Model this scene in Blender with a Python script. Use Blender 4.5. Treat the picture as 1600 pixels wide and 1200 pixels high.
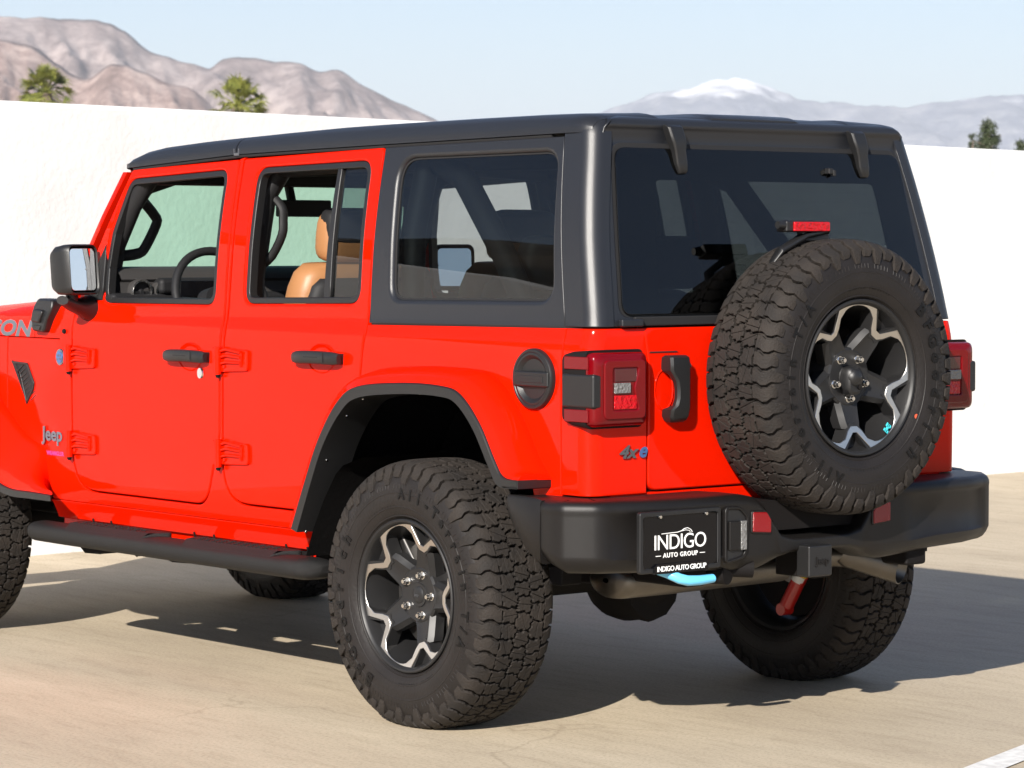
import bpy, bmesh, math, random
from math import sin, cos, pi, radians, sqrt, atan2
from mathutils import Vector, Matrix, noise
random.seed(7)
S = bpy.context.scene
for o in list(bpy.data.objects): bpy.data.objects.remove(o)

# ------------------------------------------------------------------ camera
CAM = Vector((7.0968, -6.3841, 1.455)); YAW = 0.8778; PIT = 0.0464; FPX = 4655.0
cd = bpy.data.cameras.new('camera'); cam = bpy.data.objects.new('camera', cd)
S.collection.objects.link(cam); S.camera = cam
cd.sensor_width = 36; cd.lens = FPX/1600*36; cd.clip_end = 90000; cd.clip_start = .1
cam.location = CAM; cam.rotation_euler = (pi/2-PIT, 0, YAW)
cd.dof.use_dof = True; cd.dof.focus_distance = 8.7; cd.dof.aperture_fstop = 13
S.render.resolution_x = 1024; S.render.resolution_y = 768

# ------------------------------------------------------------------ light
SUN = Vector((1.0, -1.62, 1.0)).normalized()
elev = math.asin(SUN.z); az = atan2(SUN.x, SUN.y)
w = bpy.data.worlds.new("World"); S.world = w; w.use_nodes = True
nt = w.node_tree; bg = nt.nodes['Background']
sky = nt.nodes.new('ShaderNodeTexSky'); sky.sky_type = 'NISHITA'; sky.sun_disc = False
sky.sun_elevation = elev; sky.sun_rotation = az; sky.air_density = 1.0; sky.dust_density = .3; sky.ozone_density = 2.0
tm = nt.nodes.new('ShaderNodeMix'); tm.data_type = 'RGBA'; tm.blend_type = 'MULTIPLY'; tm.inputs[0].default_value = 1; tm.inputs[7].default_value = (.93, .965, 1.10, 1)
nt.links.new(sky.outputs[0], tm.inputs[6]); nt.links.new(tm.outputs[2], bg.inputs[0]); bg.inputs[1].default_value = .0535
ld = bpy.data.lights.new('sun', 'SUN'); ld.energy = 5.0; ld.angle = radians(.5); ld.color = (1, .94, .86)
lo = bpy.data.objects.new('sun', ld); S.collection.objects.link(lo)
lo.rotation_euler = SUN.to_track_quat('Z', 'Y').to_euler(); lo.location = (0, 0, 60)
S.view_settings.view_transform = 'Standard'; S.view_settings.look = 'None'
S.view_settings.exposure = 1.12; S.view_settings.gamma = 1
S.cycles.max_bounces = 10; S.cycles.transparent_max_bounces = 24

# ------------------------------------------------------------------ materials
def mat(name, col, rough=.5, metal=0, coat=0, spec=.5, coat_rough=.03, bump=0, bscale=200, var=0, vscale=5, alpha=None, ior=1.5, detail=3, col2=None, emis=None):
    m = bpy.data.materials.new(name); m.use_nodes = True; t = m.node_tree; b = t.nodes['Principled BSDF']
    b.inputs['Base Color'].default_value = (*col, 1); b.inputs['Roughness'].default_value = rough
    b.inputs['Metallic'].default_value = metal; b.inputs['Coat Weight'].default_value = coat
    b.inputs['Coat Roughness'].default_value = coat_rough; b.inputs['Specular IOR Level'].default_value = spec
    b.inputs['IOR'].default_value = ior; b.inputs['Coat IOR'].default_value = 1.45
    tc = t.nodes.new('ShaderNodeTexCoord')
    if bump:
        n = t.nodes.new('ShaderNodeTexNoise'); n.inputs['Scale'].default_value = bscale; n.inputs['Detail'].default_value = detail
        t.links.new(tc.outputs['Object'], n.inputs['Vector'])
        bp = t.nodes.new('ShaderNodeBump'); bp.inputs['Strength'].default_value = bump; bp.inputs['Distance'].default_value = .01
        t.links.new(n.outputs[0], bp.inputs['Height']); t.links.new(bp.outputs[0], b.inputs['Normal'])
    if var:
        n = t.nodes.new('ShaderNodeTexNoise'); n.inputs['Scale'].default_value = vscale; n.inputs['Detail'].default_value = 5
        t.links.new(tc.outputs['Object'], n.inputs['Vector'])
        r = t.nodes.new('ShaderNodeMapRange'); r.inputs[1].default_value = .35; r.inputs[2].default_value = .68
        t.links.new(n.outputs[0], r.inputs[0])
        mx = t.nodes.new('ShaderNodeMix'); mx.data_type = 'RGBA'
        c2 = col2 or tuple(c*(1-var) for c in col)
        mx.inputs[6].default_value = (*col, 1); mx.inputs[7].default_value = (*c2, 1)
        t.links.new(r.outputs[0], mx.inputs[0]); t.links.new(mx.outputs[2], b.inputs['Base Color'])
    return m
def glass(name, tint, refl=1.0):
    m = bpy.data.materials.new(name); m.use_nodes = True; t = m.node_tree; t.nodes.clear()
    o = t.nodes.new('ShaderNodeOutputMaterial'); mx = t.nodes.new('ShaderNodeMixShader'); f = t.nodes.new('ShaderNodeFresnel')
    f.inputs[0].default_value = 1.52
    ge = t.nodes.new('ShaderNodeNewGeometry'); iv = t.nodes.new('ShaderNodeMath'); iv.operation = 'SUBTRACT'; iv.inputs[0].default_value = 1; t.links.new(ge.outputs['Backfacing'], iv.inputs[1])
    ml = t.nodes.new('ShaderNodeMath'); ml.operation = 'MULTIPLY'; t.links.new(f.outputs[0], ml.inputs[0]); t.links.new(iv.outputs[0], ml.inputs[1])
    cm = t.nodes.new('ShaderNodeMix'); cm.data_type = 'RGBA'; cm.inputs[6].default_value = (*tint, 1); cm.inputs[7].default_value = (1, 1, 1, 1); t.links.new(ge.outputs['Backfacing'], cm.inputs[0])
    tr = t.nodes.new('ShaderNodeBsdfTransparent'); t.links.new(cm.outputs[2], tr.inputs[0])
    g = t.nodes.new('ShaderNodeBsdfGlossy'); g.inputs['Roughness'].default_value = .005; g.inputs[0].default_value = (refl, refl, refl, 1)
    t.links.new(ml.outputs[0], mx.inputs[0]); t.links.new(tr.outputs[0], mx.inputs[1]); t.links.new(g.outputs[0], mx.inputs[2])
    t.links.new(mx.outputs[0], o.inputs[0]); return m
M = dict(
 paint=mat('red_paint', (.60, .0078, .0002), .45, 0, .42, coat_rough=.015, spec=0),
 hard=mat('textured_black_hardtop', (.0125, .0135, .0165), .36, spec=.5, bump=.10, bscale=1400),
 trim=mat('black_plastic', (.009, .009, .0095), .42, bump=.10, bscale=900),
 bumper=mat('bumper_plastic', (.0080, .0070, .0066), .42, spec=.32, bump=.12, bscale=900, var=.2, vscale=6),
 step=mat('step_coating', (.0085, .0082, .0082), .55, spec=.3, bump=.5, bscale=420),
 dark=mat('dark_underbody', (.008, .007, .007), .7, spec=.12),
 liner=mat('wheel_liner', (.004, .0038, .0038), .9, spec=0, bump=.2, bscale=60),
 rub=mat('tyre_rubber', (.0140, .0118, .0105), .78, spec=.28, bump=.35, bscale=160, var=.45, vscale=14, col2=(.025, .020, .0165)),
 rubw=mat('tyre_sidewall', (.0120, .0098, .0090), .55, spec=.33, bump=.15, bscale=90, var=.3, vscale=9),
 rlet=mat('tyre_lettering', (.0035, .0032, .0032), .5, spec=.25),
 rimb=mat('rim_black', (.012, .0118, .0122), .46, spec=.4),
 rims=mat('machined_alloy', (.62, .60, .57), .28, 1),
 chrome=mat('chrome', (.75, .74, .72), .14, 1),
 steel=mat('exhaust_steel', (.16, .148, .132), .40, 1, bump=.1, bscale=40, var=.3, vscale=8),
 cast=mat('brake_steel', (.18, .175, .17), .45, 1),
 seam=mat('seal_and_shade_black', (.006, .006, .007), .8),  # rubber seals, and the strips that paint in crease and drip-gap shade
 tan=mat('tan_leather', (.31, .145, .058), .45, bump=.12, bscale=300),
 inter=mat('black_interior', (.012, .012, .013), .6, spec=.25, bump=.05, bscale=300),
 dash=mat('dashboard_plastic', (.034, .032, .031), .55, spec=.35, bump=.05, bscale=300), head=mat('headliner', (.02, .02, .021), .9),
 belt=mat('seat_belt', (.03, .032, .035), .8),
 lamp=mat('red_lens', (.12, .0004, .0025), .06, coat=0, spec=.35),
 lampd=mat('dark_red_lens', (.05, .0006, .004), .12, coat=1),
 lampb=mat('bright_red_lens', (.42, .0015, .005), .15, coat=0, bump=.8, bscale=90),
 clear=mat('clear_lens', (.15, .15, .148), .15, coat=1, bump=.9, bscale=130),
 refl=mat('reflector', (.20, .0015, .004), .2, coat=0, bump=.3, bscale=400),
 plate=mat('black_plate', (.004, .004, .005), .10, spec=.3),
 white=mat('white_lettering', (.80, .80, .78), .5),
 blue=mat('blue_tow_hook', (.13, .52, .80), .30, coat=.6),
 bluel=mat('blue_badge', (.08, .17, .40), .3, .6),
 badge=mat('badge_grey', (.16, .17, .19), .25, .8), emb=mat('emblem_metal', (.27, .28, .34), .25, 1),
 decal=mat('decal_grey', (.085, .10, .12), .5),
 decale=mat('decal_edge', (.20, .13, .14), .5),
 cyan=mat('cyan_sticker', (.05, .58, .66), .5),
 orange=mat('orange_dot', (.75, .10, .04), .6),
 pink=mat('pink_badge', (.38, .035, .20), .4),
 shock=mat('red_shock', (.42, .012, .008), .35, coat=.5), yel=mat('yellow_label', (.75, .55, .04), .5),
 mirrorg=mat('mirror_glass', (.85, .88, .92), .01, 1),
 gtint=glass('privacy_glass', (.33, .37, .37)), grear=glass('rear_privacy_glass', (.085, .098, .102)), gfar=glass('far_side_glass', (.72, .80, .76)),
 gws=glass('windscreen_glass', (.40, .64, .51), .6), stick=mat('white_sticker', (.7, .7, .68), .5),
)

# ------------------------------------------------------------------ mesh builder
def lin(x, tab):
    if x <= tab[0][0]: return tab[0][1]
    for (a, b), (c, d) in zip(tab, tab[1:]):
        if x <= c: return b+(d-b)*(x-a)/(c-a)
    return tab[-1][1]
def smo(x, tab):      # monotone-ish cubic interpolation
    n = len(tab)
    if x <= tab[0][0]: return tab[0][1]
    if x >= tab[-1][0]: return tab[-1][1]
    for i in range(n-1):
        if x <= tab[i+1][0]: break
    def sl(k):
        if k <= 0 or k >= n-1: return 0 if n > 2 and False else (tab[min(k+1, n-1)][1]-tab[max(k-1, 0)][1])/(tab[min(k+1, n-1)][0]-tab[max(k-1, 0)][0])
        a = (tab[k][1]-tab[k-1][1])/(tab[k][0]-tab[k-1][0]); b = (tab[k+1][1]-tab[k][1])/(tab[k+1][0]-tab[k][0])
        return 0 if a*b <= 0 else 2*a*b/(a+b)
    x0, y0 = tab[i]; x1, y1 = tab[i+1]; h = x1-x0; t = (x-x0)/h
    return (2*t**3-3*t*t+1)*y0+(t**3-2*t*t+t)*h*sl(i)+(-2*t**3+3*t*t)*y1+(t**3-t*t)*h*sl(i+1)

def fil(pts, n=6):    # closed polygon [(x,y,r)] -> rounded polygon
    out = []; N = len(pts)
    for i, p in enumerate(pts):
        r = p[2] if len(p) > 2 else 0
        P = Vector(p[:2]); A = Vector(pts[i-1][:2]); B = Vector(pts[(i+1) % N][:2])
        if r <= 0: out.append((P.x, P.y)); continue
        a = (A-P); b = (B-P); la, lb = a.length, b.length; a.normalize(); b.normalize()
        ang = math.acos(max(-1, min(1, a.dot(b)))); 
        d = min(r/math.tan(ang/2), la*.49, lb*.49)
        p0 = P+a*d; p1 = P+b*d
        for k in range(n+1):
            t = k/n; q = p0*(1-t)**2+P*2*t*(1-t)+p1*t*t
            # bias the quadratic towards a circular arc
            out.append((q.x, q.y))
    return out
def area(p): return sum(p[i-1][0]*p[i][1]-p[i][0]*p[i-1][1] for i in range(len(p)))/2
def dens(p, m=.05):
    o = []
    for i in range(len(p)):
        a = p[i]; b = p[(i+1) % len(p)]; L = math.dist(a, b); k = max(1, int(math.ceil(L/m)))
        for j in range(k): t = j/k; o.append((a[0]+(b[0]-a[0])*t, a[1]+(b[1]-a[1])*t))
    q = [o[0]]
    for v in o[1:]:
        if math.dist(v, q[-1]) > 1e-5: q.append(v)
    if math.dist(q[0], q[-1]) < 1e-5: q.pop()
    return q
def offs(p, d):       # positive = shrink a CCW polygon; d may be a list per edge (edge i: p[i]->p[i+1])
    n = len(p); o = []
    for i in range(n):
        a = Vector(p[i-1]); b = Vector(p[i]); c = Vector(p[(i+1) % n])
        e0 = (b-a).normalized(); e1 = (c-b).normalized()
        n0 = Vector((-e0.y, e0.x)); n1 = Vector((-e1.y, e1.x))
        d0 = d[i-1] if isinstance(d, list) else d; d1 = d[i] if isinstance(d, list) else d
        cr = e0.x*e1.y-e0.y*e1.x
        if abs(cr) < .15:
            m = (n0+n1).normalized(); q = b+m*((d0+d1)/2)
        else:
            # intersect offset lines
            p0 = b+n0*d0; p1 = b+n1*d1
            t = ((p1-p0).x*e1.y-(p1-p0).y*e1.x)/cr
            t = max(-abs(d0+d1)*3, min(abs(d0+d1)*3, t)); q = p0+e0*t
        o.append((q.x, q.y))
    return o

class MB:
    def __init__(s): s.v = []; s.f = []; s.n = []; s.m = []
    def add(s, v, f, n=None, mi=0):
        k = len(s.v); s.v += [Vector(x) for x in v]
        for i, q in enumerate(f):
            s.f.append([a+k for a in q]); s.n.append(n[i] if n else None); s.m.append(mi)
        return s
    def merge(s, o, mx=None, mi=None):
        k = len(s.v); mx = mx or Matrix.Identity(4); R = mx.to_3x3(); fl = R.determinant() < 0
        s.v += [mx @ v for v in o.v]
        for q, n, m in zip(o.f, o.n, o.m):
            q = [a+k for a in q]; n = [R @ x for x in n] if n else None
            if fl: q = q[::-1]; n = n[::-1] if n else None
            s.f.append(q); s.n.append(n); s.m.append(m if mi is None else mi)
        return s
    def grid(s, rows, closeu=False, closev=False, flip=False, mi=0):
        nr = len(rows); nc = len(rows[0]); v = [p for r in rows for p in r]; f = []
        for i in range(nr if closev else nr-1):
            for j in range(nc if closeu else nc-1):
                a = i*nc+j; b = i*nc+(j+1) % nc; c = ((i+1) % nr)*nc+(j+1) % nc; d = ((i+1) % nr)*nc+j
                f.append([a, d, c, b] if flip else [a, b, c, d])
        return s.add(v, f, mi=mi)
    def cap(s, ring, flip=False, mi=0):
        return s.add(ring, [list(range(len(ring)))[::-1] if flip else list(range(len(ring)))], mi=mi)
    def box(s, c, d, rot=None, taper=1, mi=0):
        R = rot.to_3x3() if rot else Matrix.Identity(3); c = Vector(c); v = []
        for z in (-1, 1):
            for x, y in ((-1, -1), (1, -1), (1, 1), (-1, 1)):
                t = taper if z > 0 else 1
                v.append(c+R @ Vector((x*d[0]/2*t, y*d[1]/2*t, z*d[2]/2)))
        return s.add(v, [[3, 2, 1, 0], [4, 5, 6, 7], [0, 1, 5, 4], [1, 2, 6, 5], [2, 3, 7, 6], [3, 0, 4, 7]], mi=mi)
    def cyl(s, a, b, r0, r1=None, n=20, mi=0):
        a = Vector(a); b = Vector(b); r1 = r0 if r1 is None else r1; q = (b-a).to_track_quat('Z', 'Y')
        A = [a+q @ Vector((r0*cos(2*pi*i/n), r0*sin(2*pi*i/n), 0)) for i in range(n)]
        B = [b+q @ Vector((r1*cos(2*pi*i/n), r1*sin(2*pi*i/n), 0)) for i in range(n)]
        s.grid([A, B], closeu=True, mi=mi); s.cap(A, True, mi); s.cap(B, False, mi); return s
    def tube(s, path, r, n=12, sx=1, sy=1, caps=True, up=(0, 0, 1), mi=0):
        P = [Vector(p) for p in path]; rows = []; up = Vector(up)
        for i, p in enumerate(P):
            t = (P[min(i+1, len(P)-1)]-P[max(i-1, 0)]).normalized()
            x = t.cross(up); x = x.normalized() if x.length > 1e-4 else Vector((1, 0, 0)); y = x.cross(t).normalized()
            rr = r[i] if isinstance(r, (list, tuple)) else r
            rows.append([p+x*(rr*sx*cos(2*pi*k/n))+y*(rr*sy*sin(2*pi*k/n)) for k in range(n)])
        s.grid(rows, closeu=True, flip=True, mi=mi)
        if caps: s.cap(rows[0], False, mi); s.cap(rows[-1], True, mi)
        return s
    def lathe(s, prof, n=48, mi=0, flip=False, a0=0, a1=2*pi):   # prof [(w,r)], axis: outward = -Y
        full = abs(a1-a0-2*pi) < 1e-6
        rows = [[Vector((r*cos(a0+(a1-a0)*k/n), -w_, r*sin(a0+(a1-a0)*k/n))) for k in range(n if full else n+1)] for w_, r in prof]
        return s.grid(rows, closeu=full, flip=flip, mi=mi)
    def poly(s, p2, f, t0, t1, mi=0, bev=0):     # extruded polygon, f(u,v,t)
        P = p2 if area(p2) > 0 else p2[::-1]; n = len(P)
        if bev:
            rings = [[f(u, v, t1) for u, v in P], [f(u, v, t0+(t1-t0)/abs(t1-t0)*bev) for u, v in P], [f(u, v, t0) for u, v in offs(P, bev)]]
        else: rings = [[f(u, v, t1) for u, v in P], [f(u, v, t0) for u, v in P]]
        k = MB(); k.grid(rings, closeu=True); k.cap(rings[-1]); k.cap(rings[0], True)
        # orientation check against the front direction
        fr = k.f[-2]; a, b, c = k.v[fr[0]], k.v[fr[1]], k.v[fr[2]]
        nn = Vector((0, 0, 0))
        for i in range(len(fr)): nn += k.v[fr[i-1]].cross(k.v[fr[i]])
        d = Vector(f(P[0][0], P[0][1], t0))-Vector(f(P[0][0], P[0][1], t1))
        if nn.dot(d) < 0: k.f = [q[::-1] for q in k.f]
        return s.merge(k, mi=mi)
    def build(s, name, m, parent=None, mirror=False, bevel=0, seg=2, ang=40, smooth=True, loc=None, label=None):
        me = bpy.data.meshes.new(name); sg = -1 if mirror else 1
        F = [q[::-1] if mirror else q for q in s.f]
        me.from_pydata([(v.x, v.y*sg, v.z) for v in s.v], [], F)
        for x in (m if isinstance(m, (list, tuple)) else [m]): me.materials.append(M[x] if isinstance(x, str) else x)
        me.polygons.foreach_set('material_index', s.m)
        me.polygons.foreach_set('use_smooth', [smooth]*len(F))
        if smooth: me.set_sharp_from_angle(angle=radians(ang))
        if any(n for n in s.n):
            L = []
            for q, n in zip(F, s.n):
                if n:
                    n = n[::-1] if mirror else n
                    L += [(x.x, x.y*sg, x.z) for x in n]
                else: L += [(0, 0, 0)]*len(q)
            me.normals_split_custom_set(L)
        me.update()
        o = bpy.data.objects.new(name, me); S.collection.objects.link(o)
        if parent: o.parent = parent
        if loc: o.location = loc
        if label: o['label'] = label
        if bevel:
            b = o.modifiers.new('bevel', 'BEVEL'); b.width = bevel; b.segments = seg; b.limit_method = 'ANGLE'; b.angle_limit = radians(35)
            b.harden_normals = True
        return o

def frame(f, u, v, d=0):
    e = 1e-4; p = Vector(f(u, v, d)); du = Vector(f(u+e, v, d))-p; dv = Vector(f(u, v+e, d))-p
    n = du.cross(dv).normalized(); out = Vector(f(u, v, d-e))-p
    if n.dot(out) < 0: n = -n
    return p, n, du/e, dv/e
def sheet(outline, holes, f, lv=(), lu=(), thick=.02, bev=.004, hbev=None, back=True, mi=0):
    """curved panel: outline/holes in (u,v), f(u,v,depth)->xyz, rolled edges, analytic normals"""
    mb = MB(); O = dens(outline if area(outline) > 0 else outline[::-1]); hs = [dens(h if area(h) < 0 else h[::-1]) for h in holes]
    def rings(P, b):
        n = 5; fr = []
        for i in range(len(P)):
            a = Vector(P[i-1]); c = Vector(P[(i+1) % len(P)]); t = (c-a).normalized(); fr.append((t.y, -t.x))  # outward in uv
        R = []; N = []
        seq = [(0, thick, 90), (0, b, 90)]+[(b*(1-cos(pi/2*k/n)) if 0 else b*(1-cos(pi/2*k/n)), b*(1-sin(pi/2*k/n)), 90*(1-k/n)) for k in range(1, n+1)]
        for ins, dep, an in seq:
            Q = offs(P, ins) if ins > 0 else P; r = []; nn = []
            for (u, v), (ou, ov) in zip(Q, fr):
                p, nr, du, dv = frame(f, u, v, dep); o = (du*ou+dv*ov); o = (o-nr*o.dot(nr)).normalized()
                r.append(p); nn.append((nr*cos(radians(an))+o*sin(radians(an))).normalized())
            R.append(r); N.append(nn)
        m = len(P)
        for k in range(len(R)-1):
            fs = []; ns = []; v = R[k]+R[k+1]
            for i in range(m):
                j = (i+1) % m; q = [i, j, m+j, m+i]; nq = [N[k][i], N[k][j], N[k+1][j], N[k+1][i]]
                g = (v[q[1]]-v[q[0]]).cross(v[q[2]]-v[q[0]])+(v[q[2]]-v[q[0]]).cross(v[q[3]]-v[q[0]])
                av = nq[0]+nq[2]
                if g.dot(av) < 0: q = q[::-1]; nq = nq[::-1]
                fs.append(q); ns.append(nq)
            mb.add(v, fs, ns, mi)
        return offs(P, b) if b > 0 else P
    inner = [rings(O, bev)]+[rings(h, bev if hbev is None else hbev) for h in hs]
    def fill(loops, dep, sign):
        bm = bmesh.new(); es = []
        for L in loops:
            vs = [bm.verts.new((u, v, 0)) for u, v in L]
            for i in range(len(vs)): es.append(bm.edges.new((vs[i-1], vs[i])))
        bmesh.ops.triangle_fill(bm, edges=es, use_beauty=True, use_dissolve=False, normal=(0, 0, 1))
        for q in lv: bmesh.ops.bisect_plane(bm, geom=bm.verts[:]+bm.edges[:]+bm.faces[:], plane_co=(0, q, 0), plane_no=(0, 1, 0), dist=1e-5)
        for q in lu: bmesh.ops.bisect_plane(bm, geom=bm.verts[:]+bm.edges[:]+bm.faces[:], plane_co=(q, 0, 0), plane_no=(1, 0, 0), dist=1e-5)
        bm.verts.index_update(); V = []; NN = []
        for v in bm.verts:
            p, n, _, _ = frame(f, v.co.x, v.co.y, dep); V.append(p); NN.append(n*sign)
        fs = []; ns = []
        for q in bm.faces:
            ix = [v.index for v in q.verts]; g = Vector((0, 0, 0))
            for i in range(1, len(ix)-1): g += (V[ix[i]]-V[ix[0]]).cross(V[ix[i+1]]-V[ix[0]])
            if g.length < 1e-12: continue
            if g.dot(NN[ix[0]]) < 0: ix = ix[::-1]
            fs.append(ix); ns.append([NN[i] for i in ix])
        bm.free(); mb.add(V, fs, ns, mi)
    fill(inner, 0, 1)
    if back: fill([O]+hs, thick, -1)
    return mb
def text(s, size, depth, mx, mb=None, mi=0, res=3, align='CENTER', shear=0, bold=0, space=1):
    c = bpy.data.curves.new('t', 'FONT'); c.body = s; c.size = size; c.extrude = depth/2; c.resolution_u = res; c.align_x = align; c.align_y = 'CENTER'
    c.shear = shear; c.offset = bold; c.space_character = space
    o = bpy.data.objects.new('t', c); S.collection.objects.link(o); bpy.context.view_layer.update()
    me = bpy.data.meshes.new_from_object(o.evaluated_get(bpy.context.evaluated_depsgraph_get()))
    k = MB(); k.add([v.co.copy() for v in me.vertices], [list(p.vertices) for p in me.polygons])
    bpy.data.objects.remove(o); bpy.data.curves.remove(c); bpy.data.meshes.remove(me)
    mb = mb or MB()
    if callable(mx):
        k.v = [Vector(mx(v)) for v in k.v]; mb.merge(k, mi=mi)
    else: mb.merge(k, mx, mi=mi)
    return mb
def empty(name, loc, parent=None, label=None, cat=None, group=None, rot=None):
    o = bpy.data.objects.new(name, None); S.collection.objects.link(o); o.location = loc; o.empty_display_size = .2
    if rot: o.rotation_euler = rot
    if parent: o.parent = parent
    tag(o, label, cat, group); return o
def tag(o, label=None, cat=None, group=None, kind=None):
    if label: o['label'] = label
    if cat: o['category'] = cat
    if group: o['group'] = group
    if kind: o['kind'] = kind
    return o
def frameM(o, x, y):     # matrix from origin and local x,y axes
    x = Vector(x).normalized(); y = Vector(y); z = x.cross(y).normalized(); y = z.cross(x)
    m = Matrix((x, y, z)).transposed().to_4x4(); m.translation = Vector(o); return m


# ================================================================== the setting
def noise_h(x, y, sc, oc=5, seed=0):
    return noise.fractal(Vector((x*sc+seed, y*sc-seed*.7, seed*1.3)), .9, 2.1, oc)
def node_mat(name):
    m = bpy.data.materials.new(name); m.use_nodes = True; t = m.node_tree; return m, t, t.nodes['Principled BSDF']
def N(t, ty, **k):
    n = t.nodes.new(ty)
    for a, b in k.items():
        if a[0] == 'i' and a[1:].isdigit(): n.inputs[int(a[1:])].default_value = b
        elif a[0] == '_': n.inputs[a[1:]].default_value = b
        else: setattr(n, a, b)
    return n
def ramp(t, fac, stops):
    r = t.nodes.new('ShaderNodeValToRGB'); e = r.color_ramp.elements
    while len(e) < len(stops): e.new(.5)
    for q, (p, c) in zip(e, stops): q.position = p; q.color = (*c, 1)
    t.links.new(fac, r.inputs[0]); return r
# ground: broom-finished concrete
gm, t, b = node_mat('concrete_ground')
tc = N(t, 'ShaderNodeTexCoord'); L = t.links.new
mp = N(t, 'ShaderNodeMapping'); mp.inputs['Rotation'].default_value = (0, 0, radians(35)); mp.inputs['Scale'].default_value = (.35, 1.9, 1); L(tc.outputs['Object'], mp.inputs[0])
n1 = N(t, 'ShaderNodeTexNoise', _Scale=1.1, _Detail=9, _Roughness=.62); L(mp.outputs[0], n1.inputs['Vector'])
n2 = N(t, 'ShaderNodeTexNoise', _Scale=.45, _Detail=6); L(tc.outputs['Object'], n2.inputs['Vector'])
mp3 = N(t, 'ShaderNodeMapping'); mp3.inputs['Rotation'].default_value = (0, 0, radians(38)); mp3.inputs['Scale'].default_value = (1.2, 5, 1); L(tc.outputs['Object'], mp3.inputs[0])
n3 = N(t, 'ShaderNodeTexNoise', _Scale=3.2, _Detail=8, _Roughness=.7); L(mp3.outputs[0], n3.inputs['Vector'])
n4 = N(t, 'ShaderNodeTexNoise', _Scale=85, _Detail=8, _Roughness=.75); L(tc.outputs['Object'], n4.inputs['Vector'])
r1 = ramp(t, n1.outputs[0], [(.30, (.385, .322, .238)), (.52, (.450, .382, .284)), (.70, (.500, .430, .325))])
r2 = ramp(t, n2.outputs[0], [(.35, (.90, .895, .89)), (.65, (1.03, 1.02, 1.0))])
mA = N(t, 'ShaderNodeMix', data_type='RGBA', blend_type='MULTIPLY', i0=1); L(r1.outputs[0], mA.inputs[6]); L(r2.outputs[0], mA.inputs[7])
r3 = ramp(t, n3.outputs[0], [(.32, (.80, .78, .75)), (.50, (1, 1, 1)), (.72, (1.06, 1.05, 1.04))])
mB = N(t, 'ShaderNodeMix', data_type='RGBA', blend_type='MULTIPLY', i0=.65); L(mA.outputs[2], mB.inputs[6]); L(r3.outputs[0], mB.inputs[7])
r4 = ramp(t, n4.outputs[0], [(.38, (.70, .69, .67)), (.5, (1, 1, 1)), (.62, (1.10, 1.10, 1.08))])
mC = N(t, 'ShaderNodeMix', data_type='RGBA', blend_type='MULTIPLY', i0=.7); L(mB.outputs[2], mC.inputs[6]); L(r4.outputs[0], mC.inputs[7])
# small dark pits and cracks
vo = N(t, 'ShaderNodeTexVoronoi', feature='DISTANCE_TO_EDGE', _Scale=.55); 
n5 = N(t, 'ShaderNodeTexNoise', _Scale=2.5, _Detail=6); L(tc.outputs['Object'], n5.inputs['Vector'])
ad = N(t, 'ShaderNodeMix', data_type='RGBA', blend_type='ADD', i0=.55); L(tc.outputs['Object'], ad.inputs[6]); L(n5.outputs[1], ad.inputs[7]); L(ad.outputs[2], vo.inputs['Vector'])
r5 = ramp(t, vo.outputs['Distance'], [(0, (.62, .60, .57)), (.006, (1, 1, 1))])
mask = ramp(t, n2.outputs[0], [(.50, (0, 0, 0)), (.62, (.55, .55, .55))])
mD = N(t, 'ShaderNodeMix', data_type='RGBA', blend_type='MULTIPLY'); L(mask.outputs[0], mD.inputs[0]); L(mC.outputs[2], mD.inputs[6]); L(r5.outputs[0], mD.inputs[7])
L(mD.outputs[2], b.inputs['Base Color']); b.inputs['Roughness'].default_value = .75; b.inputs['Specular IOR Level'].default_value = .3
bp = N(t, 'ShaderNodeBump', _Strength=.35, _Distance=.004); L(n4.outputs[0], bp.inputs['Height']); L(bp.outputs[0], b.inputs['Normal'])
g = MB(); R_ = 16500
xs = [-R_, -9000, -2500, -600, -150, -40, -12, 0, 12, 40, 150, 600, 2500, 9000, R_]
g.grid([[Vector((x, y, 0)) for x in xs] for y in xs])
tag(g.build('ground', gm, smooth=False), kind='structure')
# painted bay line
pm = mat('line_paint', (.72, .71, .68), .7, var=.25, vscale=30, bump=.2, bscale=200)
d = Vector((1.417-1.56, .271+.139, 0)).normalized(); nrm = Vector((d.y, -d.x, 0)); a = Vector((1.56, -.139, .004))-d*.9
if nrm.x < 0: nrm = -nrm
q = MB(); q.add([a, a+d*5.2, a+d*5.2+nrm*.10, a+nrm*.10], [[0, 1, 2, 3]])
tag(q.build('painted_line', pm, smooth=False), kind='structure')

# white boundary wall
wm, t, b = node_mat('white_wall_paint'); L = t.links.new
tc = N(t, 'ShaderNodeTexCoord'); n1 = N(t, 'ShaderNodeTexNoise', _Scale=2.2, _Detail=8, _Roughness=.6); L(tc.outputs['Object'], n1.inputs['Vector'])
r = ramp(t, n1.outputs[0], [(.35, (.63, .622, .605)), (.6, (.69, .685, .67))]); L(r.outputs[0], b.inputs['Base Color'])
n2 = N(t, 'ShaderNodeTexNoise', _Scale=30, _Detail=5); L(tc.outputs['Object'], n2.inputs['Vector'])
bp = N(t, 'ShaderNodeBump', _Strength=.25, _Distance=.01); L(n2.outputs[0], bp.inputs['Height']); L(bp.outputs[0], b.inputs['Normal']); b.inputs['Roughness'].default_value = .85
A = Vector((-5.079, .953, 0)); B = Vector((-5.509, 7.996, 0)); D = (B-A).normalized(); Nn = Vector((D.y, -D.x, 0))
if Nn.x < 0: Nn = -Nn
k = MB(); rows = []; steps = [-9+i*1.5 for i in range(22)]
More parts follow.
